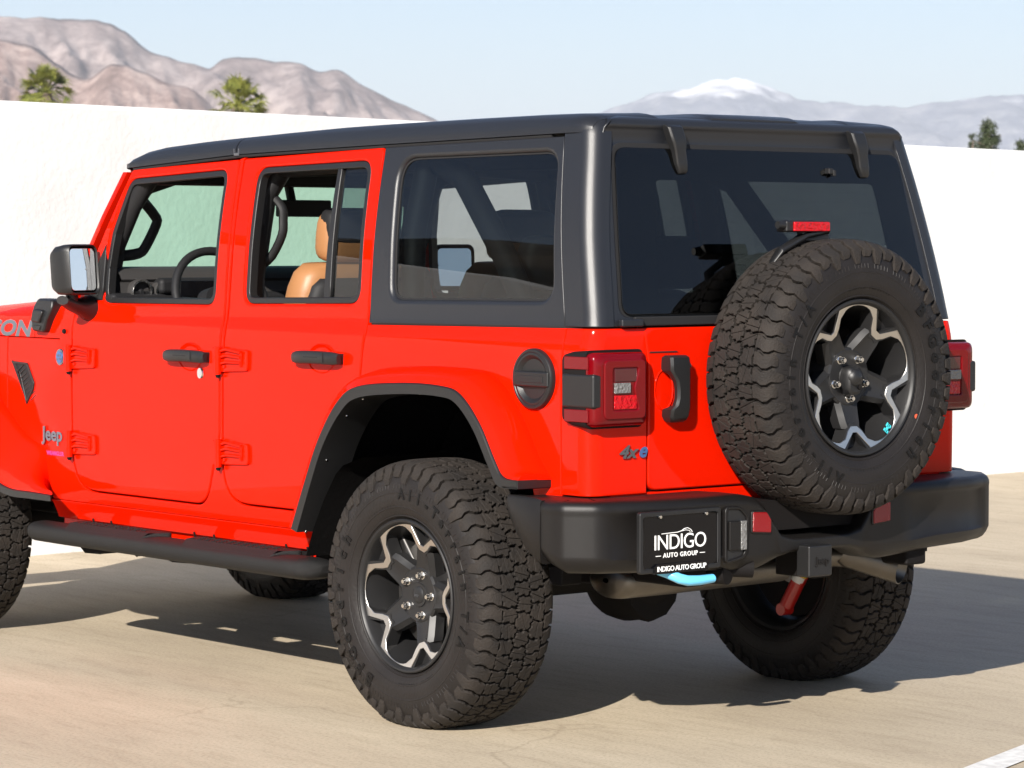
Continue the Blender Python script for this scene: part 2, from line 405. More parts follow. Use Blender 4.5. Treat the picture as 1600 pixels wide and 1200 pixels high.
for s_ in steps:
    h = 2.125-(s_)*.0083; p = A+D*s_
    prof = [(0, 0), (0, h-.02), (-.02, h), (-.28, h), (-.30, h-.02), (-.30, 0)]
    rows.append([p+Nn*u+Vector((0, 0, z_)) for u, z_ in prof])
k.grid(rows); k.cap(rows[0]); k.cap(rows[-1], True)
for q in (0,):
    for i in range(len(k.f)): pass
bm = bmesh.new()
wall = k.build('boundary_wall', wm, smooth=False)
bm.from_mesh(wall.data); bmesh.ops.recalc_face_normals(bm, faces=bm.faces); bm.to_mesh(wall.data); bm.free()
tag(wall, 'long plain white rendered wall standing behind the red car', 'wall')

# ------------------------------------------------------------------ mountains
def mtn_mat(name, stops, scale, snow=None):
    m, t, b = node_mat(name); L = t.links.new; tc = N(t, 'ShaderNodeTexCoord')
    n = N(t, 'ShaderNodeTexNoise', _Scale=scale, _Detail=12, _Roughness=.80, _Distortion=.3); L(tc.outputs['Object'], n.inputs['Vector'])
    r = ramp(t, n.outputs[0], stops); out = r.outputs[0]
    if snow:
        sx = N(t, 'ShaderNodeSeparateXYZ'); L(tc.outputs['Object'], sx.inputs[0])
        n2 = N(t, 'ShaderNodeTexNoise', _Scale=scale*1.5, _Detail=8); L(tc.outputs['Object'], n2.inputs['Vector'])
        ma = N(t, 'ShaderNodeMath', operation='MULTIPLY_ADD', i1=snow[1]); L(n2.outputs[0], ma.inputs[0]); L(sx.outputs[2], ma.inputs[2])
        mr = N(t, 'ShaderNodeMapRange', i1=snow[0], i2=snow[0]+snow[2]); L(ma.outputs[0], mr.inputs[0])
        mx = N(t, 'ShaderNodeMix', data_type='RGBA'); mx.inputs[7].default_value = (.86, .86, .88, 1); L(mr.outputs[0], mx.inputs[0]); L(out, mx.inputs[6]); out = mx.outputs[2]
    L(out, b.inputs['Base Color']); b.inputs['Roughness'].default_value = .95; b.inputs['Specular IOR Level'].default_value = .1
    return m
FW = Vector((-sin(YAW), cos(YAW), 0)); RT = Vector((cos(YAW), sin(YAW), 0)); HOR = 600-FPX*math.tan(PIT)
def skyline(name, prof, D, depth, m, nx=420, ny=120, rough=.18, fs=1.0, seed=0, label=None):
    rows = []; x0, x1 = prof[0][0], prof[-1][0]
    for j in range(ny):
        s_ = j/(ny-1)*1.5; row = []
        for i in range(nx):
            px = x0+(x1-x0)*i/(nx-1)
            dist = D-depth*(1-s_)        # s_=1 at the ridge
            lat = (px-800)/FPX*D
            H = (HOR-smo(px, prof))/FPX*D+CAM.z
            sh = (min(s_, 1.0)**.85) if s_ <= 1 else 1-(s_-1)*1.3
            ed = 1-abs(s_-1)*1.0
            n_ = noise_h(lat, dist*.45, fs/depth*2.4, 8, seed); rid = 1-1.15*abs(noise_h(lat*1.1+.25*dist, dist*.30, fs/depth*4.2, 9, seed+9))
            amp = rough*max(0, min(1, (1-s_)*4 if s_ < 1 else .3))*min(1, s_*2.5)
            z_ = H*(sh+amp*min(.0, n_*.45+(rid-.95)*1.0))
            z_ += H*(.011 if D < 9000 else .020)*noise_h(lat, dist*.35, fs/depth*22, 6, seed+3)*min(1, s_*2)
            p = CAM+FW*dist+RT*(lat*(.55+.45*dist/D)); row.append(Vector((p.x, p.y, max(z_, -.5) if j else -.6)))
        rows.append(row)
    g = MB(); g.grid(rows, flip=False); o = g.build(name, m, ang=180)
    bm = bmesh.new(); bm.from_mesh(o.data); bmesh.ops.recalc_face_normals(bm, faces=bm.faces); bm.to_mesh(o.data); bm.free()
    return tag(o, kind='structure')
mm1 = mtn_mat('desert_rock', [(.40, (.14, .095, .080)), (.5, (.235, .168, .147)), (.59, (.35, .27, .238))], .016)
mm2 = mtn_mat('desert_rock_far', [(.40, (.135, .105, .100)), (.5, (.225, .180, .170)), (.59, (.33, .275, .257))], .013)
mm3 = mtn_mat('snowy_rock', [(.40, (.09, .095, .13)), (.5, (.15, .155, .19)), (.60, (.26, .255, .27))], .0042, snow=(722, 220, 70))
skyline('mountain_ridge', [(-900, 150), (-500, 60), (-200, 40), (-60, 22), (0, 26), (60, 30), (125, 28), (165, 33), (200, 50), (240, 82), (262, 88), (300, 100), (328, 106), (350, 92), (372, 88), (420, 94), (470, 100), (500, 113), (528, 108), (560, 128), (600, 150), (640, 168), (684, 189), (720, 214), (800, 290), (860, 384)], 4200, 950, mm2, seed=3, rough=.42)
skyline('mountain_spur', [(-900, 130), (-500, 70), (-300, 84), (-120, 60), (0, 62), (40, 66), (90, 96), (140, 122), (180, 98), (225, 112), (260, 128), (300, 140), (345, 178), (420, 240), (500, 384)], 3100, 620, mm1, seed=8, rough=.42)
skyline('snowy_mountain', [(560, 384), (700, 300), (800, 236), (880, 200), (940, 175), (985, 160), (1030, 143), (1075, 138), (1105, 127), (1150, 123), (1180, 126), (1215, 140), (1250, 155), (1300, 161), (1350, 165), (1400, 166), (1440, 164), (1480, 158), (1530, 153), (1600, 146), (1700, 135), (1800, 142), (1900, 160), (2100, 200), (2400, 384)], 12500, 2200, mm3, seed=21, rough=.20)
# the hillside the car faces away from (seen in the glass and paint)
hm, t, b = node_mat('scrub_hillside'); L = t.links.new; tc = N(t, 'ShaderNodeTexCoord')
n = N(t, 'ShaderNodeTexNoise', _Scale=.05, _Detail=10, _Roughness=.7); L(tc.outputs['Object'], n.inputs['Vector'])
r = ramp(t, n.outputs[0], [(.38, (.018, .014, .010)), (.5, (.060, .042, .027)), (.64, (.13, .095, .06))]); L(r.outputs[0], b.inputs['Base Color']); b.inputs['Roughness'].default_value = .95
rows = []
for j in range(26):
    row = []
    for i in range(150):
        a = radians(158+150*i/149)      # azimuth round the car, measured from +x
        s_ = j/25; r_ = 170+260*s_
        prof = smo(s_, [(0, 0), (.25, .45), (.55, .95), (.7, 1), (1, .75)])
        h = (64+14*noise_h(cos(a)*3, sin(a)*3, 1.2, 4, 5))*min(1, (1-abs(i/149-.5)*2)*3)
        z_ = h*prof+9*noise_h(r_*cos(a), r_*sin(a), .022, 6, 2)*min(1, s_*4)
        row.append(Vector((r_*cos(a), r_*sin(a), z_ if j else -.5)))
    rows.append(row)
g = MB(); g.grid(rows); o = g.build('hillside', hm, ang=180)
bm = bmesh.new(); bm.from_mesh(o.data); bmesh.ops.recalc_face_normals(bm, faces=bm.faces); bm.to_mesh(o.data); bm.free(); tag(o, kind='structure')

# ------------------------------------------------------------------ vegetation
def leafmat(name, a, b_): return mat(name, a, .55, var=.6, vscale=1.6, col2=b_)
pf = leafmat('palm_frond', (.22, .225, .045), (.060, .080, .016)); pd = mat('dry_frond', (.16, .11, .055), .8); pt = mat('palm_bark', (.13, .10, .075), .9, bump=.6, bscale=8)
def at(px, py, dist):
    d = FW+RT*((px-800)/FPX)+Vector((0, 0, (HOR-py)/FPX)); return CAM+d*dist
def palm(px, ytop, wpx, dist, label, seed):
    rnd = random.Random(seed); P = at(px, ytop, dist); R0 = wpx/FPX*dist/2; cz = P.z-R0*.85
    root = empty('palm_tree', (P.x, P.y, 0), label=label, cat='palm tree', group='palms beyond the wall')
    tr = MB(); tr.tube([(0, 0, -.2), (.1, .05, cz*.5), (0, 0, cz)], [.42, .30, .28], 14, up=(0, 1, 0)); tr.build('trunk', pt, root)
    c = MB()
    for i in range(78):
        el = radians(rnd.uniform(-62, 88)); a = rnd.uniform(0, 2*pi)
        dv = Vector((cos(a)*cos(el), sin(a)*cos(el), sin(el))); L_ = R0*rnd.uniform(.55, .72); st = Vector((0, 0, cz))
        hub = st+dv*L_; c.tube([st, st+dv*L_*.5+Vector((0, 0, .04)), hub], [.03, .022, .015], 4)
        side = dv.cross(Vector((0, 0, 1))).normalized() if abs(dv.z) < .97 else Vector((1, 0, 0)); up = side.cross(dv).normalized()
        tw = rnd.uniform(-.6, .6); s2 = side*cos(tw)+up*sin(tw); u2 = up*cos(tw)-side*sin(tw); fr = R0*rnd.uniform(.42, .60)
        for k in range(17):
            th = radians(-82+164*k/16); d2 = (dv*cos(th)+s2*sin(th)).normalized(); w_ = (s2*cos(th)-dv*sin(th)).normalized()*fr*.036
            f_ = fr*rnd.uniform(.75, 1.15)*(1-.25*abs(sin(th)))
            q0 = hub+d2*f_*.08; q1 = hub+d2*f_*.6+u2*.02; q2 = hub+d2*f_-Vector((0, 0, f_*rnd.uniform(.12, .42)))
            c.add([q0-w_*.5, q0+w_*.5, q1+w_, q1-w_, q2], [[0, 1, 2, 3], [3, 2, 4]], mi=1 if el < radians(-38) and rnd.random() < .5 else 0)
    c.build('crown', [pf, pd], root, smooth=False)
palm(75, 108, 92, 150, 'left of the two fan palms showing above the white wall', 3)
palm(373, 127, 98, 140, 'right of the two fan palms above the wall, in front of the mountain spur', 5)
cf = leafmat('conifer_needles', (.045, .060, .022), (.018, .028, .012))
def tree(px, ytop, wpx, dist, label, seed, squash=1):
    rnd = random.Random(seed); P = at(px, ytop, dist); H = P.z; R0 = wpx/FPX*dist/2
    root = empty('conifer_tree', (P.x, P.y, 0), label=label, cat='tree', group='trees beyond the right end of the wall')
    tr = MB(); tr.tube([(0, 0, -.2), (0, 0, H*.55), (.1, 0, H*.95)], [.32, .2, .04], 10, up=(0, 1, 0))
    for i in range(16):
        a = rnd.uniform(0, 6.28); z_ = H*rnd.uniform(.35, .9); tr.tube([(0, 0, z_), (cos(a)*R0*.7, sin(a)*R0*.7, z_+R0*.25)], [.06, .015], 5)
    tr.build('trunk', pt, root)
    c = MB()
    for i in range(230):
        s_ = rnd.random()**.8; z_ = H-(H*.62)*s_; rr = R0*min(1, (.20+.95*s_))*(1 if squash == 1 else .9); a = rnd.uniform(0, 6.28); r_ = rr*sqrt(rnd.random())*rnd.uniform(.6, 1.12)
        ctr = Vector((cos(a)*r_, sin(a)*r_, z_)); cr = R0*rnd.uniform(.12, .24)
        for k in range(48):
            v = Vector((rnd.gauss(0, 1), rnd.gauss(0, 1), rnd.gauss(0, .8))).normalized(); p = ctr+v*cr*rnd.random()**.5
            a1 = Vector((rnd.gauss(0, 1), rnd.gauss(0, 1), rnd.gauss(0, 1))).normalized(); b1 = v.cross(a1).normalized(); l_ = R0*.055
            c.add([p-b1*l_*.4, p+b1*l_*.4, p+a1*l_*2.4], [[0, 1, 2]])
    c.build('crown', cf, root, smooth=False)
tree(1541, 187, 76, 150, 'dark pointed conifer above the right part of the white wall', 4)
tree(1592, 220, 64, 150, 'low rounded conifer top at the right edge above the wall', 6)
tree(1516, 210, 36, 156, 'small conifer tip just left of the pointed one above the wall', 9)

# desert haze
hz_ = bpy.data.materials.new('haze_air'); hz_.use_nodes = True; t = hz_.node_tree; t.nodes.clear(); o_ = t.nodes.new('ShaderNodeOutputMaterial'); v_ = t.nodes.new('ShaderNodeVolumePrincipled')
v_.inputs['Color'].default_value = (.86, .92, 1, 1); v_.inputs['Density'].default_value = 8e-5; v_.inputs['Anisotropy'].default_value = .0; t.links.new(v_.outputs[0], o_.inputs['Volume'])
g = MB(); g.box((0, 0, 449.5), (34000, 34000, 901)); tag(g.build('haze', hz_, smooth=False), kind='stuff')

# ================================================================== wheels
HZ = .398; TR = .4115
TPROF = [(0, .3970), (.05, .3965), (.085, .3943), (.104, .3895), (.119, .3805), (.131, .366), (.139, .345), (.143, .318), (.1425, .292), (.137, .266), (.128, .246), (.1175, .2330)]
def arc_table(P):
    t = [0]
    for a, b in zip(P, P[1:]): t.append(t[-1]+math.dist(a, b))
    return t
TT = arc_table(TPROF); TW = [(a, p[0]) for a, p in zip(TT, TPROF)]; TRr = [(a, p[1]) for a, p in zip(TT, TPROF)]
def tp(tt, h=0):      # signed arc coordinate across the tyre -> (w, r)
    s_ = 1 if tt >= 0 else -1; a = abs(tt); w0, r0 = smo(a, TW), smo(a, TRr)
    w1, r1 = smo(a+.002, TW), smo(a+.002, TRr); w2, r2 = smo(max(0, a-.002), TW), smo(max(0, a-.002), TRr)
    dx, dy = w1-w2, r1-r2; l = math.hypot(dx, dy); nx, ny = -dy/l, dx/l
    if ny < 0 and a < .05: nx, ny = -nx, -ny
    if nx < 0: nx, ny = -nx, -ny
    if a < .01: nx, ny = 0, 1
    ny = abs(ny) if a < TT[7] else ny
    return (s_*(w0+nx*h), r0+ny*h)
def P3(th, tt, h=0):
    w_, r_ = tp(tt, h); return Vector((r_*cos(th), -w_, r_*sin(th)))
def voronoi_blocks(rnd, NP, CIRC, half):
    """interlocking kinked cells over one period of the tread"""
    per = CIRC/NP; pts = []; nr = 3; ns = 4
    for j in range(nr):
        for i in range(ns):
            pts.append((per*(i+.5+(.5 if j % 2 else 0)+rnd.uniform(-.16, .16))/ns, -half+2*half*(j+.5+rnd.uniform(-.10, .10))/nr))
    allp = []
    for k in (-1, 0, 1):
        for i, (a, b) in enumerate(pts): allp.append((a+k*per, b, i))
    cells = []
    def kink(a, b):
        d = math.dist(a, b)
        if d < .013: return [a]
        key = (a, b) if (round(a[1], 5), round(a[0] % per, 5)) < (round(b[1], 5), round(b[0] % per, 5)) else (b, a)
        p, q = key; hsh = math.sin((round((p[0] % per)*1e4)*12.9898+round(p[1]*1e4)*78.233)); s_ = 1 if hsh > 0 else -1
        ux, uy = (q[0]-p[0])/d, (q[1]-p[1])/d; o = .0038*s_; m = []
        for f, sg in ((.36, 1), (.50, -1), (.60, -1)) if d > .028 else ((.4, .8), (.6, -.8)):
            m.append((p[0]+ux*d*f-uy*o*sg, p[1]+uy*d*f+ux*o*sg))
        if key[0] != a: m = m[::-1]
        return [a]+m
    for i, (cx, cy) in enumerate(pts):
        poly = [((cx-.08, -half), 0), ((cx+.08, -half), 0), ((cx+.08, half), 0), ((cx-.08, half), 0)]
        for (qx, qy, qi) in allp:
            if (qx, qy) == (cx, cy): continue
            mx, my = (cx+qx)/2, (cy+qy)/2; nx, ny = qx-cx, qy-cy
            if math.hypot(nx, ny) > .16: continue
            new = []
            n_ = len(poly)
            for k in range(n_):
                (p, e) = poly[k]; (q, e2) = poly[(k+1) % n_]
                dp = (p[0]-mx)*nx+(p[1]-my)*ny; dq = (q[0]-mx)*nx+(q[1]-my)*ny
                if dp <= 0: new.append((p, e))
                if dp*dq < 0:
                    t_ = dp/(dp-dq); x = (p[0]+(q[0]-p[0])*t_, p[1]+(q[1]-p[1])*t_)
                    new.append((x, 1) if dp <= 0 else (x, e))
            poly = new
        # split each cell by a sipe
        an = rnd.uniform(-.5, .5)+(pi/2 if rnd.random() < .25 else 0); nx, ny = cos(an), sin(an); A = []; Bp = []; n_ = len(poly)
        for k in range(n_):
            (p, e) = poly[k]; (q, e2) = poly[(k+1) % n_]; dp = (p[0]-cx)*nx+(p[1]-cy)*ny; dq = (q[0]-cx)*nx+(q[1]-cy)*ny
            (A if dp <= 0 else Bp).append((p, e))
            if dp*dq < 0:
                t_ = dp/(dp-dq); x = (p[0]+(q[0]-p[0])*t_, p[1]+(q[1]-p[1])*t_)
                if dp <= 0: A.append((x, 2)); Bp.append((x, e))
                else: A.append((x, e)); Bp.append((x, 2))
        for h_ in (A, Bp):
            pp = []; dd = []
            for k in range(len(h_)):
                (p, e) = h_[k]; (q, _) = h_[(k+1) % len(h_)]
                if math.dist(p, q) < 1e-5: continue
                ks = kink(p, q) if e != 2 else [p]
                for z_ in ks: pp.append(z_); dd.append({0: .0026, 1: .0040, 2: .0008}[e])
            if len(pp) >= 3 and abs(area(pp)) > 1e-4: cells.append((pp, dd))
    return per, cells
def tyre_mesh(seed, clampz=None, letters=True):
    rnd = random.Random(seed); T = MB()
    prof = [tp(x) for x in [-TT[-1]+2*TT[-1]*i/72 for i in range(73)]]
    inner = [(.112, .226), (.10, .222), (0, .216), (-.10, .222), (-.112, .226)]
    ring = [(-w_, r_) for w_, r_ in prof][::-1]+[(-a, b) for a, b in inner][::-1][::-1] if 0 else prof+inner
    T.lathe(ring+[ring[0]], 96, mi=0)
    # tread colour on the crown, sidewall colour lower down
    nseg = len(ring)
    for i in range(nseg):
        a = abs(ring[i][0])
        for k in range(96): T.m[i*96+k] = 0 if (a < .128 and ring[i][1] > .37) else 1
    NP = 13; CIRC = 2*pi*TR; half = .0800; H = .0150
    def block(poly, dd, th0, Ht=H, t_split=None):
        if area(poly) < 0: poly = poly[::-1]; dd = dd[::-1]; dd = dd[1:]+dd[:1]
        a = offs(poly, dd); top = offs(a, .0009); n_ = len(a)
        r0 = [P3(th0+s_/TR, t_, -.001) for s_, t_ in offs(a, -.0008)]; r1 = [P3(th0+s_/TR, t_, Ht-.0009) for s_, t_ in a]; r2 = [P3(th0+s_/TR, t_, Ht) for s_, t_ in top]
        k = MB(); k.grid([r0, r1, r2], closeu=True)
        bm = bmesh.new(); vs = [bm.verts.new((s_, t_, 0)) for s_, t_ in top]
        es = [bm.edges.new((vs[i-1], vs[i])) for i in range(n_)]; bmesh.ops.triangle_fill(bm, edges=es, use_beauty=True, normal=(0, 0, 1)); bm.verts.index_update()
        off = 2*n_
        for q in bm.faces:
            ix = [off+v.index for v in q.verts]; g = (k.v[ix[1]]-k.v[ix[0]]).cross(k.v[ix[2]]-k.v[ix[0]])
            if g.dot(k.v[ix[0]].normalized()) < 0: ix = ix[::-1]
            k.f.append(ix); k.n.append(None); k.m.append(0)
        bm.free()
        # orientation of the walls
        c = sum((k.v[i] for i in range(off, off+n_)), Vector())/n_; q = k.f[0]; g = (k.v[q[1]]-k.v[q[0]]).cross(k.v[q[2]]-k.v[q[0]]); out = (k.v[q[0]]-c)
        nrm_ = P3(th0+poly[0][0]/TR, poly[0][1], 1)-P3(th0+poly[0][0]/TR, poly[0][1], 0); out = out-nrm_.normalized()*out.dot(nrm_.normalized())
        if g.dot(out) < 0:
            for i in range(2*n_): k.f[i] = k.f[i][::-1]
        T.merge(k)
    per, cells = voronoi_blocks(rnd, NP, CIRC, half)
    for p in range(NP):
        th0 = 2*pi*p/NP
        for poly, dd in cells: block(poly, dd, th0)
    # shoulder blocks: alternate long and short, bending over the shoulder
    NS = NP*4
    for side in (1, -1):
        for i in range(NS):
            ds = CIRC/NS; s0 = ds*(i+(.35 if side < 0 else 0)); g_ = .0056; long = i % 2 == 0
            ts = [.0800+.0026, .094, .106, .118, .130, .140]+([.155, .170] if long else [.149])
            jog = [.000, .001, .011, .011, .002, .005]+([.008, .008] if long else [.007]); hh = [H, H, H, H*.96, H*.84, H*.62]+([H*.48, H*.20] if long else [H*.26])
            wn = [0, 0, 0, 0, .0006, .0012]+([.004, .009] if long else [.006])
            for (fa, fb, n1, n2) in ((0, 1, g_*.9, g_*.9),):
                rows = []
                for t_, j_, h_, w_ in zip(ts, jog, hh, wn):
                    a = s0+ds*fa+n1+j_+w_*(1 if fa == 0 else 0); b = s0+ds*fb-n2+j_-w_*(1 if fb == 1 else 0)
                    b = max(b, a+.001); m_ = (a+b)/2
                    rows.append([P3(a/TR-0, side*t_, -.0012), P3((a+.0008)/TR, side*t_, h_-.0008), P3((a+.0020)/TR, side*t_, h_), P3(m_/TR, side*t_, h_), P3((b-.0020)/TR, side*t_, h_), P3((b-.0008)/TR, side*t_, h_-.0008), P3(b/TR, side*t_, -.0012)])
                k = MB(); k.grid(rows, flip=(side < 0)); k.cap(rows[0], side > 0 and True); k.cap(rows[-1], not (side > 0 and True))
                # check orientation
                q = k.f[2]; g = (k.v[q[1]]-k.v[q[0]]).cross(k.v[q[2]]-k.v[q[0]]); rad = Vector((k.v[q[0]].x, k.v[q[0]].y*.4, k.v[q[0]].z))
                if g.dot(rad) < 0: k.f = [z_[::-1] for z_ in k.f]
                T.merge(k)
        # thin ribs round the sidewall
        for r_, w_ in ((TT[7]+.004, .0010), (TT[9]-.004, .0012), (TT[10]+.003, .0025)):
            prof_ = [tp(side*(r_+q*.0022), h_) for q, h_ in ((-1.4, -.0003), (-.6, w_), (.6, w_), (1.4, -.0003))]
            T.lathe(prof_, 96, mi=1, flip=False)
        # serrations just below the shoulder
        for i in range(150):
            th = 2*pi*i/150; 
            if i % 6 == 5: continue
            rows = [[P3(th+d_, side*t_, h_) for d_, h_ in ((-.006, -.0004), (-.003, .0012), (.003, .0012), (.006, -.0004))] for t_ in (.170, .183)]
            T.grid(rows, flip=side > 0, mi=1)
    for i, v in enumerate(T.v):
        if clampz is not None and v.z < -clampz:
            dz = -clampz-v.z; v.z = -clampz-.0*dz; v.y *= 1+dz*.25
    return T
def letters_mesh():
    K = MB()
    def ringtext(s, a0, size, rmid, hgt, space=1.0, bold=.0012, step=None):
        n_ = len(s); 
        for i, ch in enumerate(s):
            if ch == ' ': continue
            a = a0-(i-(n_-1)/2)*step
            def f(v, a=a):
                # local x along the tangent (clockwise), y radial
                r_ = rmid+v.y; th = a-v.x/rmid
                # sidewall w at this radius
                w0 = lin(-r_, [(-p[1], p[0]) for p in TPROF[5:]])
                return Vector((r_*cos(th), -(w0+hgt*.4+v.z), r_*sin(th)))
            text(ch, size, hgt, f, K, res=2, bold=bold)
    ringtext('BFGoodrich', radians(195), .056, .309, .0034, step=radians(9.9), bold=.002)
    ringtext('All-Terrain T/A', radians(34), .046, .310, .0034, step=radians(7.9), bold=.0016)
    ringtext('LT285/70R17', radians(113), .015, .272, .0010, step=radians(3.0), bold=.0002)
    ringtext('RADIAL TUBELESS', radians(285), .013, .268, .0010, step=radians(2.6), bold=.0002)
    return K
RO = .2290
def rim_parts(rot):
    """returns dict of MBs; axis -Y outward; rot = angle of one spoke"""
    R = .2328; out = {}
    b = MB()
    b.lathe([(.120, .2335), (.1275, .2330), (.1300, .2295), (.1290, .2245), (.1240, .2195), (.1190, .2175), (.105, .2150), (.080, .2080), (.03, .2030), (-.08, .2030), (-.105, .212), (-.12, .222), (-.124, .232), (-.118, .233)], 96)
    b.lathe([(-.118, .226), (-.10, .214), (-.08, .207), (.0, .2085), (.09, .2115), (.112, .2200), (.120, .2335)], 96)
    # wheel disc: hub
    b.lathe([(.075, .0), (.075, .036), (.071, .0375), (.071, .050), (.0755, .080), (.071, .088), (.030, .098), (-.01, .100)], 60)
    def wt(r_): return lin(r_, [(.04, .072), (.08, .077), (.155, .100), (.20, .112), (.23, .117)])
    def pm(a, dz=0):
        c, s_ = cos(a), sin(a)
        def f(u, v, d): r_ = math.hypot(u, v); return Vector((u*c-v*s_, -(wt(r_)-d), u*s_+v*c))
        return f
    def pol(r_, deg): return (r_*R*cos(radians(deg)), r_*R*sin(radians(deg)))
    for k in range(5):
        a = rot+2*pi*k/5; f = pm(a)
        hub_side = [(.60*R, .050*R), (.66*R, .085*R), (.76*R, .165*R), (.855*R, .245*R)]
        # spoke arm hub -> notch with chamfered flanks (loft)
        rows = []
        for r_, ht, hb in ((.26, .165, .22), (.38, .140, .20), (.48, .128, .19), (.58, .118, .18), (.655, .098, .16)):
            r_ *= R; z0 = wt(r_)-.003; ht *= R; hb *= R
            rows.append([f(r_, -hb, wt(r_)-z0+.050), f(r_, -hb, wt(r_)-z0+.016), f(r_, -ht-.002, .0055), f(r_, -ht, .003), f(r_, -ht*.55, .0062), f(r_, ht*.55, .0062), f(r_, ht, .003), f(r_, ht+.002, .0055), f(r_, hb, wt(r_)-z0+.016), f(r_, hb, wt(r_)-z0+.050)])
        g = MB(); g.grid(rows)
        b.merge(g)
        # dark Y web under the silver band, and the recessed pocket
        for sg in (1, -1):
            arm = [(.60*R, .0), (.58*R, .060*R), (.665*R, .132*R), (.765*R, .209*R), (.84*R, .27*R), pol(.93, 23), pol(.985, 24), pol(.985, 13), (.70*R, .02*R), (.70*R, 0)]
            arm = [(u, v*sg) for u, v in arm]; b.poly(arm, f, .0030, .050)
        b.poly([(.66*R, -.06*R), (.96*R, -.25*R), (.99*R, 0), (.96*R, .25*R), (.66*R, .06*R)], f, .030, .055)
        # window lip: wall sloping into the barrel
        rows = []
        for r1, dz in ((.935, .002), (.925, .012), (.90, .035), (.885, .055)):
            rows.append([f(*pol(r1, 20+32*q/10), dz) for q in range(11)])
        g = MB(); g.grid(rows, flip=True); b.merge(g)
    out['b'] = b
    s_ = MB()
    for k in range(5):
        a = rot+2*pi*k/5; f = pm(a)
        P = [pol(.965, -36)]+[pol(.966, -36+20.3*q/8) for q in range(1, 9)]+[(.705*R, -.040*R), (.705*R, .040*R)]+[pol(.966, 15.7+20.3*q/8) for q in range(0, 9)]
        Q = [pol(.924, 36), pol(.919, 30), pol(.906, 25.4), pol(.885, 21.4), (.782*R, .201*R), (.680*R, .124*R), (.622*R, .055*R), (.622*R, -.055*R), (.680*R, -.124*R), (.782*R, -.201*R), pol(.885, -21.4), pol(.906, -25.4), pol(.919, -30), pol(.924, -36)]
        P = [x for x in P]; s_.poly(P+Q, f, 0, .004, bev=.0009)
    out['s'] = s_
    l = MB()
    return out
def lug(parent, x, z_, w0=.072, th=.024):
    g = MB(); g.cyl((0, 0, 0), (0, -th*.72, 0), .0105, .0105, 6); g.cyl((0, -th*.72, 0), (0, -th, 0), .0088, .0062, 12); g.cyl((0, .001, 0), (0, -.003, 0), .0125, .012, 16)
    return g.build('lug_nut', 'chrome', parent, loc=(x, -w0, z_), bevel=.0008)
TY = {}
def make_wheel(parent, loc, spare=False, rot=0, label=None, flip=False, seed=5):
    rt = empty('spare_wheel' if spare else 'wheel', loc, parent, label=label)
    key = 'spare' if spare else 'road'
    if key not in TY:
        t_ = tyre_mesh(5 if spare else 9, None if spare else HZ); TY[key] = t_.build('tyre', ['rub', 'rubw'], rt, ang=30)
        l_ = letters_mesh().build('lettering', 'rlet', TY[key], smooth=False)
        if spare: TY[key].rotation_euler = (0, radians(-160), 0)
    return rt
CAR = empty('off_road_car', (0, 0, 0), label='bright red four-door off-road car with black hardtop and a spare wheel on its tailgate', cat='car')
def wheel_set(rt, rot, cam_cap=False):
    p = rim_parts(rot); r = p['b'].build('rim', 'rimb', rt, ang=28); p['s'].build('machined_face', 'rims', r, ang=30)
    c = MB()
    if not cam_cap:
        c.lathe([(.082, 0), (.0815, .012), (.079, .022), (.076, .0265), (.071, .0275)], 32); cc = c.build('centre_cap', 'rimb', rt)
        text('Jeep', .013, .001, frameM((0, -.0828, 0), (1, 0, 0), (0, 0, 1))).build('cap_lettering', 'badge', cc, smooth=False)
    for k in range(5):
        a = rot+2*pi*k/5; lug(rt, .0635*cos(a), .0635*sin(a))
    d = MB(); d.cyl((0, -.020, 0), (0, .0, 0), .168, .168, 48); d.cyl((0, -.045, 0), (0, .05, 0), .075, .08, 32)
    if not cam_cap:
        d.build('brake_disc', 'cast', rt, bevel=.002)
        q = MB(); q.box((-.11, -.01, .10), (.075, .07, .14), Matrix.Rotation(radians(-40), 4, 'Y')); q.build('brake_caliper', 'cast', rt, bevel=.008)
        q = MB(); q.cyl((0, .030, 0), (0, .045, 0), .195, .190, 48); q.build('dust_shield', 'dark', rt, bevel=.004)
    return rt
YW = .785
RL = make_wheel(CAR, (0, -YW, HZ)); wheel_set(RL, radians(0))
def copy_tree(o, parent):
    c = o.copy(); S.collection.objects.link(c); c.parent = parent
    for ch in list(o.children): copy_tree(ch, c)
    return c
RR = copy_tree(RL, CAR); RR.location = (0, YW, HZ); RR.rotation_euler = (0, 0, pi)
FL = copy_tree(RL, CAR); FL.location = (-3.008, -YW, HZ)
FR = copy_tree(RL, CAR); FR.location = (-3.008, YW, HZ); FR.rotation_euler = (0, 0, pi)
SPC = (.974-.128, .047, 1.064)
SP = make_wheel(CAR, SPC, True, label='spare wheel mounted upright on the tailgate'); SP.rotation_euler = (0, 0, pi/2); wheel_set(SP, radians(270), True)
# the rear camera housing in the middle of the spare
c = MB(); rows = []
for w_, sx, sz, dz in ((.05, .036, .050, -.010), (.085, .036, .050, -.010), (.100, .034, .047, -.010), (.106, .028, .038, -.008)):
    rows.append([Vector((sx*cos(q)*(abs(cos(q))**-.35 if abs(cos(q)) > .01 else 1)*.9, -w_, dz+sz*sin(q)*(abs(sin(q))**-.35 if abs(sin(q)) > .01 else 1)*.9)) for q in [2*pi*i/28+.01 for i in range(28)]])
c.grid(rows, closeu=True); c.cap(rows[-1]); c.lathe([(.120, 0), (.118, .014), (.112, .024), (.100, .030), (.06, .034)], 32)
cc = c.build('camera_housing', 'trim', SP)
c = MB(); c.cyl((.012, -.104, -.028), (.012, -.112, -.028), .010, .008); c.build('camera_lens', 'plate', cc)
